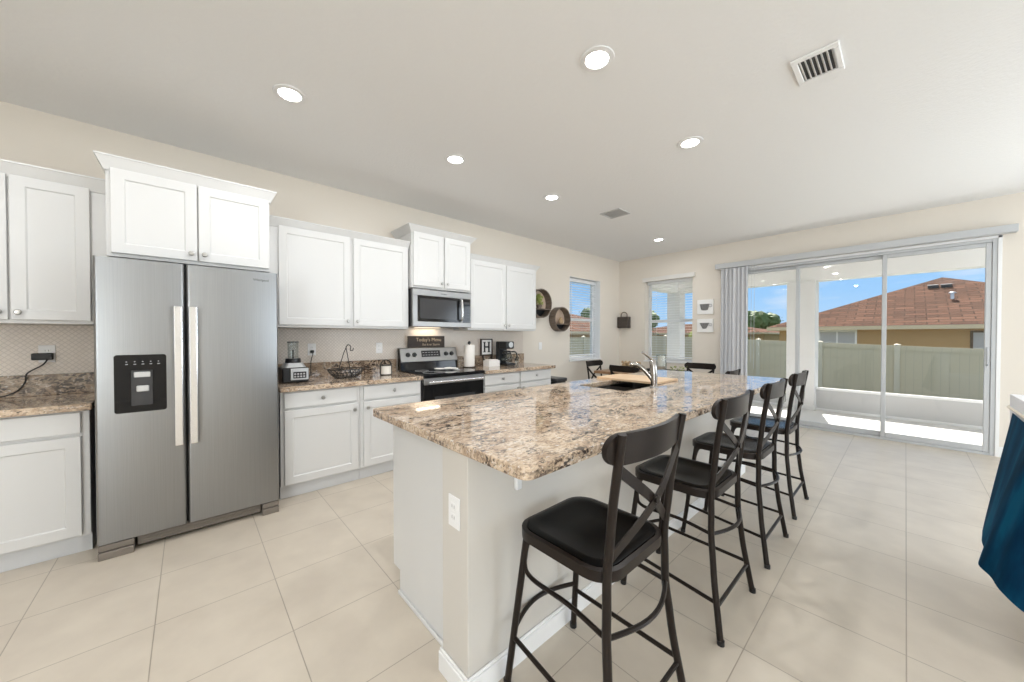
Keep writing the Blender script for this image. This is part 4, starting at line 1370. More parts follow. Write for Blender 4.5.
stool_labels = ['dark bronze counter stool with black seat nearest the camera at the island corner',
                'second black counter stool along the island from the camera',
                'third black counter stool along the island from the camera',
                'fourth black counter stool, farthest along the island and nearest the sliding door']
stool = make_seat_set('counter_stool', (-0.755, 1.07), 0.615, 1.035, stool_labels[0], 'stool', 'counter stools along the island')
for i, (x, y, rz) in enumerate(((-0.752, 1.885, 0), (-0.75, 2.63, 0), (-0.76, 3.42, 0))):
    o = copy_tree(stool)
    o.location = (x, y, 0); o.rotation_euler.z = R_(rz)
    o['label'] = stool_labels[i + 1]

# dining set
TZ = 0.76
tb = thing('dining_table', (-2.45, 5.23, 0), 'brown wooden dining table in the corner by the windows', 'table')
part('tabletop', B(-3.32, -1.62, 4.76, 5.70, TZ - 0.04, TZ, 0.004), M['oak'], tb)
part('apron', B(-3.10, -1.94, 4.84, 5.62, TZ - 0.12, TZ - 0.041), M['oak'], tb)
for (x, y) in ((-3.06, 4.86), (-2.06, 4.86), (-3.06, 5.52), (-2.06, 5.52)):
    part('leg', B(x, x + 0.08, y, y + 0.08, 0, TZ - 0.041, 0.004), M['oak'], tb)
dchair = make_seat_set('dining_chair', (-2.72, 4.83), 0.455, 0.885, 'dark dining chair with its back to the island, nearest the sink', 'chair', 'dark dining chairs', False)
dchair.rotation_euler.z = R_(-90)
for (x, y, rz, lab) in ((-3.40, 5.20, 180, 'dark dining chair at the left end of the table under the left wall window'),
                        (-2.16, 5.72, 90, 'dark dining chair on the far side of the table below the far window'),
                        (-1.66, 5.02, 0, 'dark dining chair at the right end of the table near the vertical blinds')):
    o = copy_tree(dchair); o.location = (x, y, 0); o.rotation_euler.z = R_(rz); o['label'] = lab
bw = thing('dough_bowl', (-2.86, 5.1, TZ), 'dark low bowl of dried flower heads on the dining table', 'bowl')
part('bowl', L([(0.0, 0.001), (0.09, 0.001), (0.17, 0.05), (0.18, 0.08), (0.165, 0.075), (0.15, 0.05), (0.08, 0.015), (0.0, 0.012)], (-2.86, 5.1, TZ), seg=24), M['dark_wood'], bw, True)
fl = bmesh.new()
for k in range(34):
    a = random.uniform(0, 6.28); q = 0.145 * math.sqrt(random.random())
    blob(fl, (-2.86 + q * math.cos(a), 5.1 + q * math.sin(a), TZ + 0.075 + random.uniform(0, 0.065)), random.uniform(0.02, 0.034), 2, 0.2)
ff = part('dried_flowers', fl, M['dried'], bw); ff['kind'] = 'stuff'
tr = thing('long_tray', (-2.30, 5.1, TZ), 'black long tray on the dining table under the glass hurricane', 'tray')
part('base', B(-2.62, -2.02, 5.0, 5.2, TZ + 0.001, TZ + 0.02, 0.003, 1), M['black'], tr)
bm = bmesh.new()
box(bm, -2.62, -2.02, 5.0, 5.012, TZ + 0.02, TZ + 0.06); box(bm, -2.62, -2.02, 5.188, 5.2, TZ + 0.02, TZ + 0.06)
box(bm, -2.62, -2.608, 5.012, 5.188, TZ + 0.02, TZ + 0.06); box(bm, -2.032, -2.02, 5.012, 5.188, TZ + 0.02, TZ + 0.06)
part('rim', bm, M['black'], tr)
hc = thing('hurricane_candle', (-2.39, 5.1, TZ + 0.02), 'glass hurricane vase with a white pillar candle on the long tray', 'candle')
part('vase', L([(0.0, 0.002), (0.05, 0.002), (0.07, 0.03), (0.078, 0.10), (0.066, 0.2), (0.07, 0.26), (0.066, 0.26), (0.062, 0.2), (0.074, 0.10), (0.066, 0.034), (0.0, 0.008)], (-2.39, 5.1, TZ + 0.02), seg=24), M['jar_glass'], hc, True)
part('candle', L([(0.0, 0.01), (0.05, 0.01), (0.05, 0.235), (0.03, 0.24), (0.0, 0.232)], (-2.39, 5.1, TZ + 0.02), seg=20), M['candle'], hc, True)
part('wood_band', L([(0.0515, 0.02), (0.058, 0.02), (0.058, 0.09), (0.0515, 0.09)], (-2.39, 5.1, TZ + 0.02), seg=20), M['tan_wood'], hc, True)
gn = thing('greenery_sprig', (-2.16, 5.1, TZ + 0.02), 'small green sprig lying in the long tray', 'greenery')
lf = bmesh.new()
for k in range(90):
    p = Vector((-2.16 + random.uniform(-0.11, 0.11), 5.1 + random.uniform(-0.06, 0.06), TZ + 0.024 + random.uniform(0.003, 0.085)))
    d = Vector((random.uniform(-1, 1), random.uniform(-1, 1), random.uniform(0, 1))).normalized() * 0.03
    e_ = d.cross(Vector((0, 0, 1))).normalized() * 0.009
    p.z = max(p.z, TZ + 0.026)
    lf.faces.new([lf.verts.new(q) for q in (p, p + d * 0.5 + e_, p + d, p + d * 0.5 - e_)])
lv = part('leaves', lf, M['leaf_light'], gn, flip=False)
part('stem', T([(-2.26, 5.1, TZ + 0.03), (-2.16, 5.11, TZ + 0.05), (-2.06, 5.09, TZ + 0.035)], 0.004, seg=6), M['leaf'], gn)

# ------------------------------------------------------------------ things on the kitchen counters
# blender
bl = thing('blender', (-3.62, 0.68, ZK), 'black and silver countertop blender with a clear jar beside the fridge', 'blender')
part('base', B(-3.72, -3.505, 0.575, 0.775, ZK + 0.001, ZK + 0.13, 0.012, 3), M['black'], bl)
pnl = part('front_panel', B(-3.5045, -3.492, 0.632, 0.768, ZK + 0.025, ZK + 0.125, 0.004, 2), M['silver'], bl)
bm = bmesh.new()
box(bm, -3.4918, -3.489, 0.652, 0.750, ZK + 0.04, ZK + 0.095, 0.002, 1)
part('keypad', bm, M['display'], pnl)
bm = bmesh.new()
for i in range(2):
    for k in range(4): box(bm, -3.489, -3.4882, 0.658 + k * 0.0225, 0.673 + k * 0.0225, ZK + 0.048 + i * 0.022, ZK + 0.062 + i * 0.022)
part('buttons', bm, M['print_grey'], pnl)
bm = bmesh.new()
for (z, d) in ((0.13, 0.01), (0.165, 0.03)): pass
pl = [rounded_rect(-3.705, -3.52, 0.59, 0.76, 0.03), rounded_rect(-3.68, -3.55, 0.61, 0.74, 0.03)]
rg_ = [[bm.verts.new((x, y, z)) for (x, y) in p] for p, z in zip(pl, (ZK + 0.131, ZK + 0.168))]
for k in range(len(rg_[0])): bm.faces.new((rg_[0][k], rg_[0][(k + 1) % len(rg_[0])], rg_[1][(k + 1) % len(rg_[0])], rg_[1][k]))
bm.faces.new(rg_[1]); bm.faces.new(rg_[0][::-1])
part('shoulder', bm, M['silver'], bl)
part('collar', L([(0.0, 0.168), (0.062, 0.168), (0.058, 0.205), (0.0, 0.205)], (-3.62, 0.675, ZK), seg=20), M['black'], bl, True)
part('jar', L([(0.0, 0.206), (0.04, 0.206), (0.043, 0.345), (0.040, 0.345), (0.037, 0.21), (0.0, 0.21)], (-3.62, 0.675, ZK), seg=20), M['jar_glass'], bl, True)
part('lid', L([(0.0, 0.345), (0.045, 0.345), (0.045, 0.353), (0.0, 0.355)], (-3.62, 0.675, ZK), seg=20), M['grey_dark'], bl, True)
part('blade_shaft', T([(-3.62, 0.675, ZK + 0.206), (-3.62, 0.675, ZK + 0.28)], 0.006, seg=8), M['black'], bl)
pc = bmesh.new()
tube(pc, spline([(XW + 0.028, 0.885, 1.152), (XW + 0.05, 0.885, 1.13), (XW + 0.045, 0.87, 1.06), (-3.80, 0.85, 0.94), (-3.76, 0.80, 0.911), (-3.72, 0.74, 0.912)], 6), 0.004, seg=6)
cdo = part('power_cord', pc, M['cord'], bl, True)
part('plug', B(XW + 0.0165, XW + 0.042, 0.87, 0.90, 1.142, 1.168, 0.004, 1), M['cord'], cdo)
# left plug with cord
lp = thing('plug_adapter', (XW + 0.03, -0.715, 1.17), 'black plug adapter with its cord left of the fridge', 'charger')
part('body', B(XW + 0.0166, XW + 0.05, -0.775, -0.685, 1.145, 1.19, 0.006, 2), M['cord'], lp)
part('cord', T(spline([(XW + 0.035, -0.71, 1.146), (XW + 0.045, -0.73, 1.11), (XW + 0.05, -0.79, 1.06), (XW + 0.045, -0.80, 1.0), (XW + 0.05, -0.84, 0.94), (XW + 0.05, -0.93, 0.909), (XW + 0.10, -1.1, 0.909)], 6), 0.0042, seg=6), M['cord'], lp, True)
# wire basket with swan neck handle
wb = thing('wire_basket', (-3.63, 1.12, ZK), 'dark scrolled wire basket with a tall pointed handle on the counter', 'basket')
bm = bmesh.new()
cx, cy = -3.63, 1.12
def ringp(r, z, ry=1.0): return [(cx + r * 0.75 * math.cos(2 * math.pi * k / 28), cy + r * math.sin(2 * math.pi * k / 28), z) for k in range(28)]
for (r, z) in ((0.10, ZK + 0.005), (0.135, ZK + 0.035), (0.165, ZK + 0.085)): tube(bm, ringp(r, z), 0.004, seg=6, closed=True)
for k in range(22):
    a = 2 * math.pi * k / 22
    tube(bm, [(cx + r * 0.75 * math.cos(a + t), cy + r * math.sin(a + t), z) for (r, z, t) in ((0.10, ZK + 0.005, 0), (0.14, ZK + 0.04, 0.12), (0.165, ZK + 0.085, 0))], 0.0028, seg=5)
    tube(bm, [(cx + r * 0.75 * math.cos(a + t), cy + r * math.sin(a + t), z) for (r, z, t) in ((0.10, ZK + 0.005, 0), (0.14, ZK + 0.04, -0.12), (0.165, ZK + 0.085, 0))], 0.0022, seg=5)
for k in range(8): tube(bm, [(cx - 0.075, cy - 0.07 + k * 0.02, ZK + 0.005), (cx + 0.075, cy - 0.07 + k * 0.02, ZK + 0.005)], 0.002, seg=5)
part('bowl', bm, M['wire'], wb, True)
bm = bmesh.new()
tube(bm, [(cx, cy - 0.09, ZK + 0.005), (cx, cy - 0.02, ZK + 0.24), (cx, cy + 0.005, ZK + 0.30)], 0.004, seg=6)
tube(bm, [(cx, cy + 0.05, ZK + 0.005), (cx, cy + 0.01, ZK + 0.24), (cx, cy + 0.0, ZK + 0.30)], 0.004, seg=6)
tube(bm, spline([(cx, cy + 0.002, ZK + 0.295), (cx, cy + 0.02, ZK + 0.318), (cx, cy + 0.045, ZK + 0.30), (cx, cy + 0.04, ZK + 0.265), (cx, cy + 0.062, ZK + 0.262), (cx, cy + 0.07, ZK + 0.285)], 4), 0.0045, seg=6)
part('handle', bm, M['wire'], wb, True)
bm = bmesh.new()
tube(bm, spline([(cx, cy + 0.16, ZK + 0.085), (cx, cy + 0.20, ZK + 0.10), (cx, cy + 0.22, ZK + 0.085), (cx, cy + 0.205, ZK + 0.07)], 4), 0.004, seg=6)
part('scroll', bm, M['wire'], wb, True)
# candle lantern
cn = thing('candle_holder', (-3.62, 1.51, ZK), 'white candle in a dark metal holder with a loop handle left of the range', 'candle')
part('candle', L([(0.0, 0.01), (0.052, 0.01), (0.052, 0.098), (0.04, 0.10), (0.0, 0.098)], (-3.62, 1.51, ZK), seg=20), M['candle'], cn, True)
bm = bmesh.new()
lathe(bm, [(0.0, 0.0005), (0.06, 0.0005), (0.062, 0.006), (0.055, 0.0095), (0.0, 0.0095)], (-3.62, 1.51, ZK), seg=20)
tube(bm, spline([(-3.62, 1.452, ZK + 0.006), (-3.62, 1.453, ZK + 0.09), (-3.62, 1.468, ZK + 0.135), (-3.62, 1.51, ZK + 0.155), (-3.62, 1.552, ZK + 0.135), (-3.62, 1.567, ZK + 0.09), (-3.62, 1.568, ZK + 0.006)], 4), 0.0065, seg=8)
tube(bm, [(-3.62 + 0.054 * math.cos(2 * math.pi * k / 24), 1.51 + 0.054 * math.sin(2 * math.pi * k / 24), ZK + 0.10) for k in range(24)], 0.005, seg=6, closed=True)
part('holder', bm, M['wire'], cn, True)
# paper towel
pt = thing('paper_towel_holder', (-3.70, 2.62, ZK), 'upright paper towel roll on a dark wood stand right of the range', 'paper towels')
part('base', L([(0.0, 0.0005), (0.085, 0.0005), (0.085, 0.018), (0.0, 0.02)], (-3.70, 2.62, ZK), seg=24), M['dark_wood'], pt, True)
part('rod', L([(0.009, 0.0202), (0.009, 0.30), (0.018, 0.305), (0.02, 0.32), (0.012, 0.336), (0.0, 0.34)], (-3.70, 2.62, ZK), seg=12), M['grey_dark'], pt, True)
part('roll', L([(0.012, 0.0205), (0.066, 0.0205), (0.068, 0.03), (0.068, 0.285), (0.064, 0.292), (0.020, 0.292), (0.014, 0.285)], (-3.70, 2.62, ZK), seg=28), M['paper'], pt, True)
# H frame
hf = thing('letter_frame', (-3.86, 3.005, 1.05), 'small dark framed white sign with a black letter H', 'sign')
part('board', B(-3.872, -3.862, 2.940, 3.110, 1.055, 1.255, 0.001, 1), M['canvas'], hf)
bm = bmesh.new()
for a in ((2.925, 3.125, 1.04, 1.056), (2.925, 3.125, 1.254, 1.27), (2.925, 2.941, 1.056, 1.254), (3.109, 3.125, 1.056, 1.254)): box(bm, -3.876, -3.852, *a, 0.002, 1)
part('frame', bm, M['dark_wood'], hf)
bm = bmesh.new()
for s in (-1, 1):
    y = 3.025 + s * 0.038
    box(bm, -3.8618, -3.857, y - 0.012, y + 0.012, 1.09, 1.222)
    for z in (1.086, 1.218): box(bm, -3.8618, -3.857, y - 0.022, y + 0.022, z, z + 0.01)
box(bm, -3.8618, -3.857, 3.025 - 0.028, 3.025 + 0.028, 1.148, 1.168)
part('letter', bm, M['black'], hf)
bm = bmesh.new()
poly(bm, [(-3.86, 1.04), (-3.84, 1.04), (-3.80, ZK + 0.001), (-3.82, ZK + 0.001)], 'y', 2.945, 2.960); poly(bm, [(-3.86, 1.04), (-3.84, 1.04), (-3.80, ZK + 0.001), (-3.82, ZK + 0.001)], 'y', 3.090, 3.105)
part('easel_leg', bm, M['dark_wood'], hf)
# napkin box
nb = thing('napkin_box', (-3.70, 2.99, ZK), 'low white wooden box of napkins in front of the letter sign', 'box')
bm = bmesh.new()
x0, x1, y0, y1 = -3.775, -3.645, 2.90, 3.08
box(bm, x0, x1, y0, y1, ZK + 0.0005, ZK + 0.012); box(bm, x0, x0 + 0.01, y0, y1, ZK + 0.012, ZK + 0.08); box(bm, x1 - 0.01, x1, y0, y1, ZK + 0.012, ZK + 0.08)
box(bm, x0 + 0.01, x1 - 0.01, y0, y0 + 0.01, ZK + 0.012, ZK + 0.08); box(bm, x0 + 0.01, x1 - 0.01, y1 - 0.01, y1, ZK + 0.012, ZK + 0.08)
part('tray', bm, M['canvas'], nb)
part('napkins', B(x0 + 0.015, x1 - 0.015, y0 + 0.015, y1 - 0.015, ZK + 0.0125, ZK + 0.092, 0.004, 1), M['paper'], nb)
# coffee maker
cm = thing('coffee_maker', (-3.70, 3.21, ZK), 'black drip coffee maker with a glass carafe at the counter end', 'coffee maker')
cy = 3.21
part('base', B(-3.80, -3.56, cy - 0.08, cy + 0.08, ZK + 0.0005, ZK + 0.04, 0.01, 2), M['black'], cm)
part('tower', B(-3.80, -3.73, cy - 0.076, cy + 0.076, ZK + 0.0405, ZK + 0.33, 0.012, 2), M['black'], cm)
part('brew_head', B(-3.7295, -3.58, cy - 0.074, cy + 0.074, ZK + 0.23, ZK + 0.33, 0.014, 2), M['black'], cm)
part('filter_door', L([(0.0, 0), (0.038, 0), (0.038, 0.006), (0.0, 0.008)], (-3.5795, cy + 0.01, ZK + 0.285), 'x', 20), M['silver'], cm, True)
cf = part('carafe', L([(0.0, 0.042), (0.06, 0.042), (0.074, 0.075), (0.076, 0.11), (0.06, 0.165), (0.052, 0.185), (0.049, 0.185), (0.057, 0.165), (0.072, 0.11), (0.07, 0.077), (0.0, 0.047)], (-3.648, cy, ZK), seg=24), M['jar_glass'], cm, True)
part('lid', L([(0.0, 0.186), (0.056, 0.186), (0.05, 0.205), (0.0, 0.21)], (-3.648, cy, ZK), seg=20), M['black'], cf, True)
part('handle', T(spline([(-3.61, cy + 0.045, ZK + 0.19), (-3.575, cy + 0.09, ZK + 0.185), (-3.56, cy + 0.105, ZK + 0.13), (-3.575, cy + 0.085, ZK + 0.075)], 5), 0.009, seg=8), M['black'], cf, True)
part('band', L([(0.0605, 0.160), (0.064, 0.16), (0.06, 0.175), (0.057, 0.175)], (-3.648, cy, ZK), seg=24), M['black'], cf, True)
part('hot_plate', L([(0.0, 0.0405), (0.062, 0.0405), (0.062, 0.0415), (0, 0.0415)], (-3.648, cy, ZK), seg=20), M['silver'], cm, True)
# small glass beside the coffee maker
gl = L([(0.0, 0.001), (0.028, 0.001), (0.034, 0.09), (0.031, 0.09), (0.026, 0.006), (0.0, 0.006)], (-3.70, 3.44, ZK), seg=16)
solo('drinking_glass', gl, M['jar_glass'], 'small smoky drinking glass right of the coffee maker', 'glass', smooth=True, loc=(-3.70, 3.44, ZK))
# bin beside the cabinet end
bn = thing('trash_bin', (-3.42, 3.92, 0), 'dark lidded bin on the floor past the end of the cabinets', 'bin')
part('body', B(-3.58, -3.27, 3.80, 4.02, 0.0, 0.66, 0.02, 2), M['grey_dark'], bn)
part('lid', B(-3.59, -3.26, 3.79, 4.03, 0.661, 0.71, 0.015, 2), M['grey_dark'], bn)

# ------------------------------------------------------------------ wall decorations
def round_shelf(cy, cz, r, depth, label, group):
    o = thing('round_wall_shelf', (XW, cy, cz), label, 'shelf', group)
    part('hoop', L([(r - 0.014, 0.001), (r, 0.001), (r, depth), (r - 0.014, depth), (r - 0.014, 0.001)], (XW, cy, cz), 'x', 40), M['grey_wood'], o, True)
    part('back', L([(0.0, 0.001), (r - 0.015, 0.001), (r - 0.015, 0.008), (0.0, 0.008)], (XW, cy, cz), 'x', 40), M['tan_wood'], o)
    zs = cz - r * 0.36
    hw = math.sqrt((r - 0.015) ** 2 - (r * 0.36 + 0.012) ** 2)
    part('plank', B(XW + 0.0085, XW + depth - 0.004, cy - hw, cy + hw, zs - 0.012, zs), M['grey_wood'], o)
    pts = []
    n_ = 16
    a0 = math.asin((r * 0.36 + 0.013) / (r - 0.016))
    for k in range(n_ + 1):
        a = math.pi + a0 + (math.pi - 2 * a0) * k / n_
        pts.append((cy + (r - 0.016) * math.cos(a), cz + (r - 0.016) * math.sin(a)))
    part('lower_panel', poly(bmesh.new(), pts, 'x', XW + 0.0085, XW + 0.012), M['black'], o)
    return zs
z_1 = round_shelf(4.05, 1.815, 0.225, 0.13, 'round wooden wall shelf holding a green plant beside the cabinets', 'round hoop shelves')
z_2 = round_shelf(4.545, 1.585, 0.20, 0.13, 'round wooden wall shelf holding a brown ornament near the left window', 'round hoop shelves')
pp = thing('potted_plant', (XW + 0.07, 4.04, z_1), 'small green plant on the round shelf beside the cabinets', 'plant')
part('pot', L([(0.0, 0.001), (0.035, 0.001), (0.045, 0.06), (0.04, 0.06), (0.0, 0.05)], (XW + 0.07, 4.04, z_1), seg=16), M['grey_wood'], pp, True)
lf = bmesh.new()
for k in range(140):
    a = random.uniform(0, 6.28); q = random.uniform(0.0, 0.05)
    p = Vector((XW + 0.07 + q * math.cos(a) * 0.8, 4.04 + q * 1.3 * math.sin(a), z_1 + 0.05 + random.uniform(0, 0.16)))
    d = Vector((random.uniform(-0.6, 0.6), random.uniform(-1, 1), random.uniform(-0.2, 1))).normalized() * 0.04
    e_ = d.cross(Vector((1, 0, 0.3))).normalized() * 0.012
    lf.faces.new([lf.verts.new(q2) for q2 in (p, p + d * 0.5 + e_, p + d, p + d * 0.5 - e_)])
part('leaves', lf, M['leaf_light'], pp, flip=False)
pb = bmesh.new()
for (r, z) in ((0.040, 0.036), (0.034, 0.062), (0.022, 0.086)): blob(pb, (XW + 0.07, 4.56, z_2 + z), r, 3, 0.10)
solo('pine_cone', pb, M['dried'], 'brown pine cone ornament on the round shelf near the left window', 'ornament', loc=(XW + 0.07, 4.56, z_2))

wbk = thing('hanging_basket', (-3.77, YW, 1.45), 'dark square woven wall basket with a loop handle in the room corner', 'basket')
bm = bmesh.new()
bx0, bx1, by0, by1 = -3.885, -3.655, YW - 0.11, YW - 0.001
box(bm, bx0, bx1, by0, by1, 1.47, 1.485, 0.004, 1)
box(bm, bx0, bx1, by0, by0 + 0.011, 1.485, 1.69, 0.003, 1); box(bm, bx0, bx1, by1 - 0.011, by1, 1.485, 1.69, 0.003, 1)
box(bm, bx0, bx0 + 0.012, by0 + 0.011, by1 - 0.011, 1.485, 1.69, 0.003, 1); box(bm, bx1 - 0.012, bx1, by0 + 0.011, by1 - 0.011, 1.485, 1.69, 0.003, 1)
part('body', bm, M['basket'], wbk)
ym_ = YW - 0.055
part('handle', T(spline([(-3.835, ym_, 1.68), (-3.83, ym_, 1.75), (-3.77, ym_, 1.785), (-3.71, ym_, 1.75), (-3.705, ym_, 1.68)], 5), 0.010, seg=8), M['grey_wood'], wbk, True)

def cup_picture(cx, cz, h, taper, label):
    o = thing('cup_picture', (cx, YW, cz), label, 'picture', 'cup pictures by the far window')
    part('canvas', B(cx - 0.125, cx + 0.125, YW - 0.032, YW - 0.001, cz - h / 2, cz + h / 2, 0.003, 1), M['canvas'], o)
    bm = bmesh.new()
    yc = YW - 0.0325
    t0, t1 = 0.075, taper
    zb, zt = cz - h * 0.24, cz + h * 0.20
    n_ = 10
    pts = [(cx - 0.005 - t0, zt)]
    for k in range(n_ + 1):
        a = k / n_ * math.pi
        pts.append((cx - 0.005 - t1 * math.cos(a), zb + 0.02 - 0.02 * math.sin(a)))
    pts.append((cx - 0.005 + t0, zt))
    poly(bm, pts, 'y', yc - 0.012, yc)
    part('cup', bm, M['cup_grey'], o)
    part('cup_handle', T(spline([(cx + 0.063, yc - 0.006, zt - 0.02), (cx + 0.10, yc - 0.006, zt - 0.01), (cx + 0.105, yc - 0.006, zt - 0.05), (cx + 0.06, yc - 0.006, zb + 0.06)], 4), 0.006, seg=6), M['print_grey'], o, True)
    return o
cup_picture(-2.275, 1.80, 0.245, 0.055, 'upper square white picture with a dark cup, right of the far window')
cup_picture(-2.275, 1.485, 0.225, 0.035, 'lower square white picture with a dark cup, right of the far window')

# ------------------------------------------------------------------ ceiling fixtures
def downlight(x, y, label):
    o = thing('ceiling_downlight', (x, y, ZC), label, 'ceiling light', 'recessed ceiling lights')
    part('trim_ring', L([(0.060, -0.001), (0.092, -0.001), (0.089, -0.006), (0.063, -0.009), (0.060, -0.001)], (x, y, ZC), 'z', 32), M['trim'], o, True)
    part('lens', L([(0.0, -0.002), (0.0595, -0.002), (0.0595, -0.0035), (0.0, -0.0045)], (x, y, ZC), 'z', 32), M['lens'], o)
    d = bpy.data.lights.new('bulb', 'AREA'); d.shape = 'DISK'; d.size = 0.105
    d.energy = LAMP_WATTS; d.color = (0.97, 0.985, 1.0)
    b_ = bpy.data.objects.new('bulb', d); COL.objects.link(b_); b_.parent = o; b_.location = (0, 0, -0.012)
    return o
lights = [((-2.585, 0.476), 'round recessed ceiling light nearest above the fridge'),
          ((-2.585, 1.69), 'round recessed ceiling light second along the cabinet wall, above the blender'),
          ((-2.585, 2.923), 'round recessed ceiling light third along the cabinet wall, before the ceiling return'),
          ((-1.14, 1.655), 'round recessed ceiling light above the near half of the island'),
          ((-1.14, 2.90), 'round recessed ceiling light above the far half of the island, by the large vent'),
          ((-2.598, 5.432), 'round recessed ceiling light above the dining table'),
          ((-1.14, 0.43), 'added unseen recessed ceiling light over the near end of the island, above the camera'),  # from here on, unseen downlights added to brighten the room
          ((-2.585, -0.9), 'added unseen recessed ceiling light at the left end of the cabinet wall, behind the camera'),
          ((-1.0, -1.6), 'added unseen recessed ceiling light behind the camera'),
          ((1.4, -1.6), 'added unseen recessed ceiling light in the living area behind the camera'),
          ((1.8, 1.2), 'added unseen recessed ceiling light in the living area right of the camera'),
          ((3.0, 3.6), 'added unseen recessed ceiling light in the living area by the far wall')]
for (x, y), lab in lights:
    downlight(x, y, lab)

vt_ = thing('ceiling_vent', (-0.342, 2.598, ZC), 'white slatted air register in the ceiling near the top right', 'vent')
bm = bmesh.new()
vx0, vx1, vy0, vy1 = -0.442, -0.242, 2.458, 2.735
for a in ((vx0, vx1, vy0, vy0 + 0.035), (vx0, vx1, vy1 - 0.035, vy1), (vx0, vx0 + 0.028, vy0 + 0.035, vy1 - 0.035), (vx1 - 0.028, vx1, vy0 + 0.035, vy1 - 0.035)):
    box(bm, a[0], a[1], a[2], a[3], ZC - 0.012, ZC - 0.0005, 0.003, 1)
part('frame', bm, M['plastic_white'], vt_)
part('opening', B(vx0 + 0.028, vx1 - 0.028, vy0 + 0.035, vy1 - 0.035, ZC - 0.0025, ZC - 0.0005), M['vent_dark'], vt_)
bm = bmesh.new()
for k in range(7):
    x = vx0 + 0.031 + k * 0.0225
    poly(bm, [(x, ZC - 0.003), (x + 0.008, ZC - 0.012), (x + 0.011, ZC - 0.012), (x + 0.003, ZC - 0.003)], 'y', vy0 + 0.035, vy1 - 0.035)
part('slats', bm, M['plastic_white'], vt_)
vg = thing('ceiling_vent', (-2.405, 3.88, ZC), 'flat grey ceiling register between the downlights over the kitchen', 'vent')
bm = bmesh.new()
ax0, ax1, ay0, ay1 = -2.54, -2.27, 3.75, 4.01
for a in ((ax0, ax1, ay0, ay0 + 0.02), (ax0, ax1, ay1 - 0.02, ay1), (ax0, ax0 + 0.02, ay0 + 0.02, ay1 - 0.02), (ax1 - 0.02, ax1, ay0 + 0.02, ay1 - 0.02)):
    box(bm, a[0], a[1], a[2], a[3], ZC - 0.010, ZC - 0.0005, 0.002, 1)
part('frame', bm, M['vent_grey'], vg)
bm = bmesh.new()
for k in range(10):
    x = ax0 + 0.022 + k * 0.0228
    poly(bm, [(x, ZC - 0.003), (x + 0.014, ZC - 0.009), (x + 0.017, ZC - 0.009), (x + 0.003, ZC - 0.003)], 'y', ay0 + 0.02, ay1 - 0.02)
part('slats', bm, M['vent_grey'], vg)
part('opening', B(ax0 + 0.02, ax1 - 0.02, ay0 + 0.02, ay1 - 0.02, ZC - 0.0022, ZC - 0.0005), M['vent_grey'], vg)

# ------------------------------------------------------------------ armchair and throw at the right edge
ac = thing('armchair', (0.95, 2.75, 0), 'white upholstered armchair with cream piping at the right edge', 'armchair')
AX, AY = 0.345, 2.42
bm = poly(bmesh.new(), rounded_rect(AX + 0.02, AX + 0.17, AY + 0.0, AY + 0.78, 0.06), 'z', 0.14, 1.005)
bmesh.ops.bevel(bm, geom=[e_ for e_ in bm.edges if abs(e_.verts[0].co.z - e_.verts[1].co.z) < 1e-4 and e_.verts[0].co.z > 0.9], offset=0.055, segments=5, affect='EDGES')
part('backrest', bm, M['upholstery'], ac, True)
part('piping', T([(p[0], p[1], 0.938) for p in rounded_rect(AX + 0.016, AX + 0.174, AY - 0.004, AY + 0.784, 0.06)], 0.006, seg=8, closed=True), M['piping'], ac, True)
part('seat_base', B(AX + 0.175, AX + 0.82, AY + 0.02, AY + 0.76, 0.14, 0.30, 0.02, 3), M['upholstery'], ac)
part('seat_cushion', B(AX + 0.18, AX + 0.80, AY + 0.15, AY + 0.63, 0.305, 0.46, 0.04, 4), M['upholstery'], ac, True)
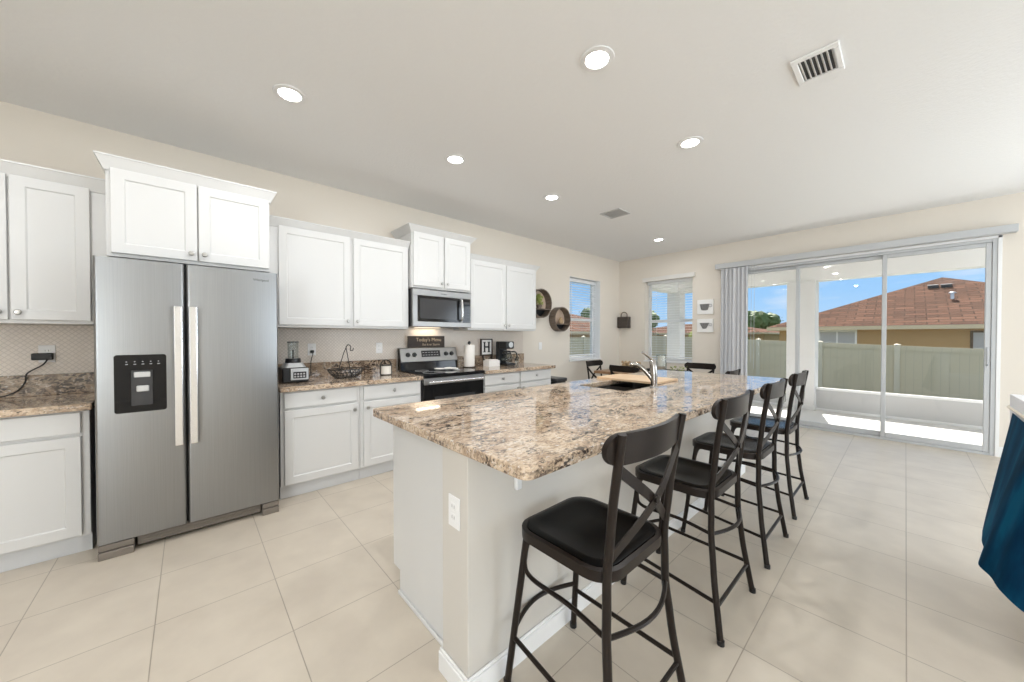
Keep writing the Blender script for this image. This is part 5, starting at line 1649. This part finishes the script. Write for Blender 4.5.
for (a, b_) in ((AY + 0.0, AY + 0.14), (AY + 0.64, AY + 0.78)):
    part('armrest', B(AX + 0.18, AX + 0.80, a, b_, 0.305, 0.62, 0.04, 4), M['upholstery'], ac, True)
for (x, y) in ((AX + 0.06, AY + 0.06), (AX + 0.06, AY + 0.72), (AX + 0.74, AY + 0.08), (AX + 0.74, AY + 0.70)):
    part('leg', L([(0.0, 0), (0.018, 0), (0.026, 0.139), (0.0, 0.139)], (x, y, 0.0), seg=12), M['dark_wood'], ac, True)

# throw hanging over the near corner of the chair
bm = bmesh.new()
NS, NT = 56, 22
def along(pts, s):
    x = s * (len(pts) - 1); k = min(int(x), len(pts) - 2)
    return pts[k].lerp(pts[k + 1], x - k)
top_l = spline([(AX + 0.014, AY + 0.60, 0.925), (AX + 0.008, AY + 0.25, 0.925), (AX + 0.012, AY + 0.04, 0.93), (AX + 0.05, AY - 0.010, 0.945), (AX + 0.13, AY - 0.012, 0.958), (AX + 0.19, AY - 0.012, 0.96)], 10)
bot_l = spline([(AX - 0.065, AY + 0.58, 0.33), (AX - 0.105, AY + 0.22, 0.33), (AX - 0.118, AY + 0.03, 0.325), (AX - 0.045, AY - 0.10, 0.275), (AX + 0.115, AY - 0.12, 0.18), (AX + 0.315, AY - 0.12, 0.13)], 10)
g = []
for i in range(NS + 1):
    q = i / NS
    row = []
    a, c = along(top_l, q), along(bot_l, q)
    tg = (along(bot_l, min(1, q + 0.02)) - along(bot_l, max(0, q - 0.02))); tg.z = 0
    nr = Vector((tg.y, -tg.x, 0)).normalized()
    for j in range(NT + 1):
        t = j / NT
        p = a.lerp(c, t)
        f = t * (0.007 * math.sin(q * 24 + 0.8 * math.sin(t * 3)) + 0.002 * math.sin(q * 51 + 1.3))
        row.append(bm.verts.new(p + nr * f))
    g.append(row)
for i in range(NS):
    for j in range(NT):
        bm.faces.new((g[i][j], g[i + 1][j], g[i + 1][j + 1], g[i][j + 1]))
bmesh.ops.solidify(bm, geom=bm.faces[:], thickness=0.008)
solo('throw_blanket', bm, M['velvet'], 'deep blue velvet throw hanging over the corner of the white armchair', 'blanket', smooth=True, loc=(AX, AY, 0.97))
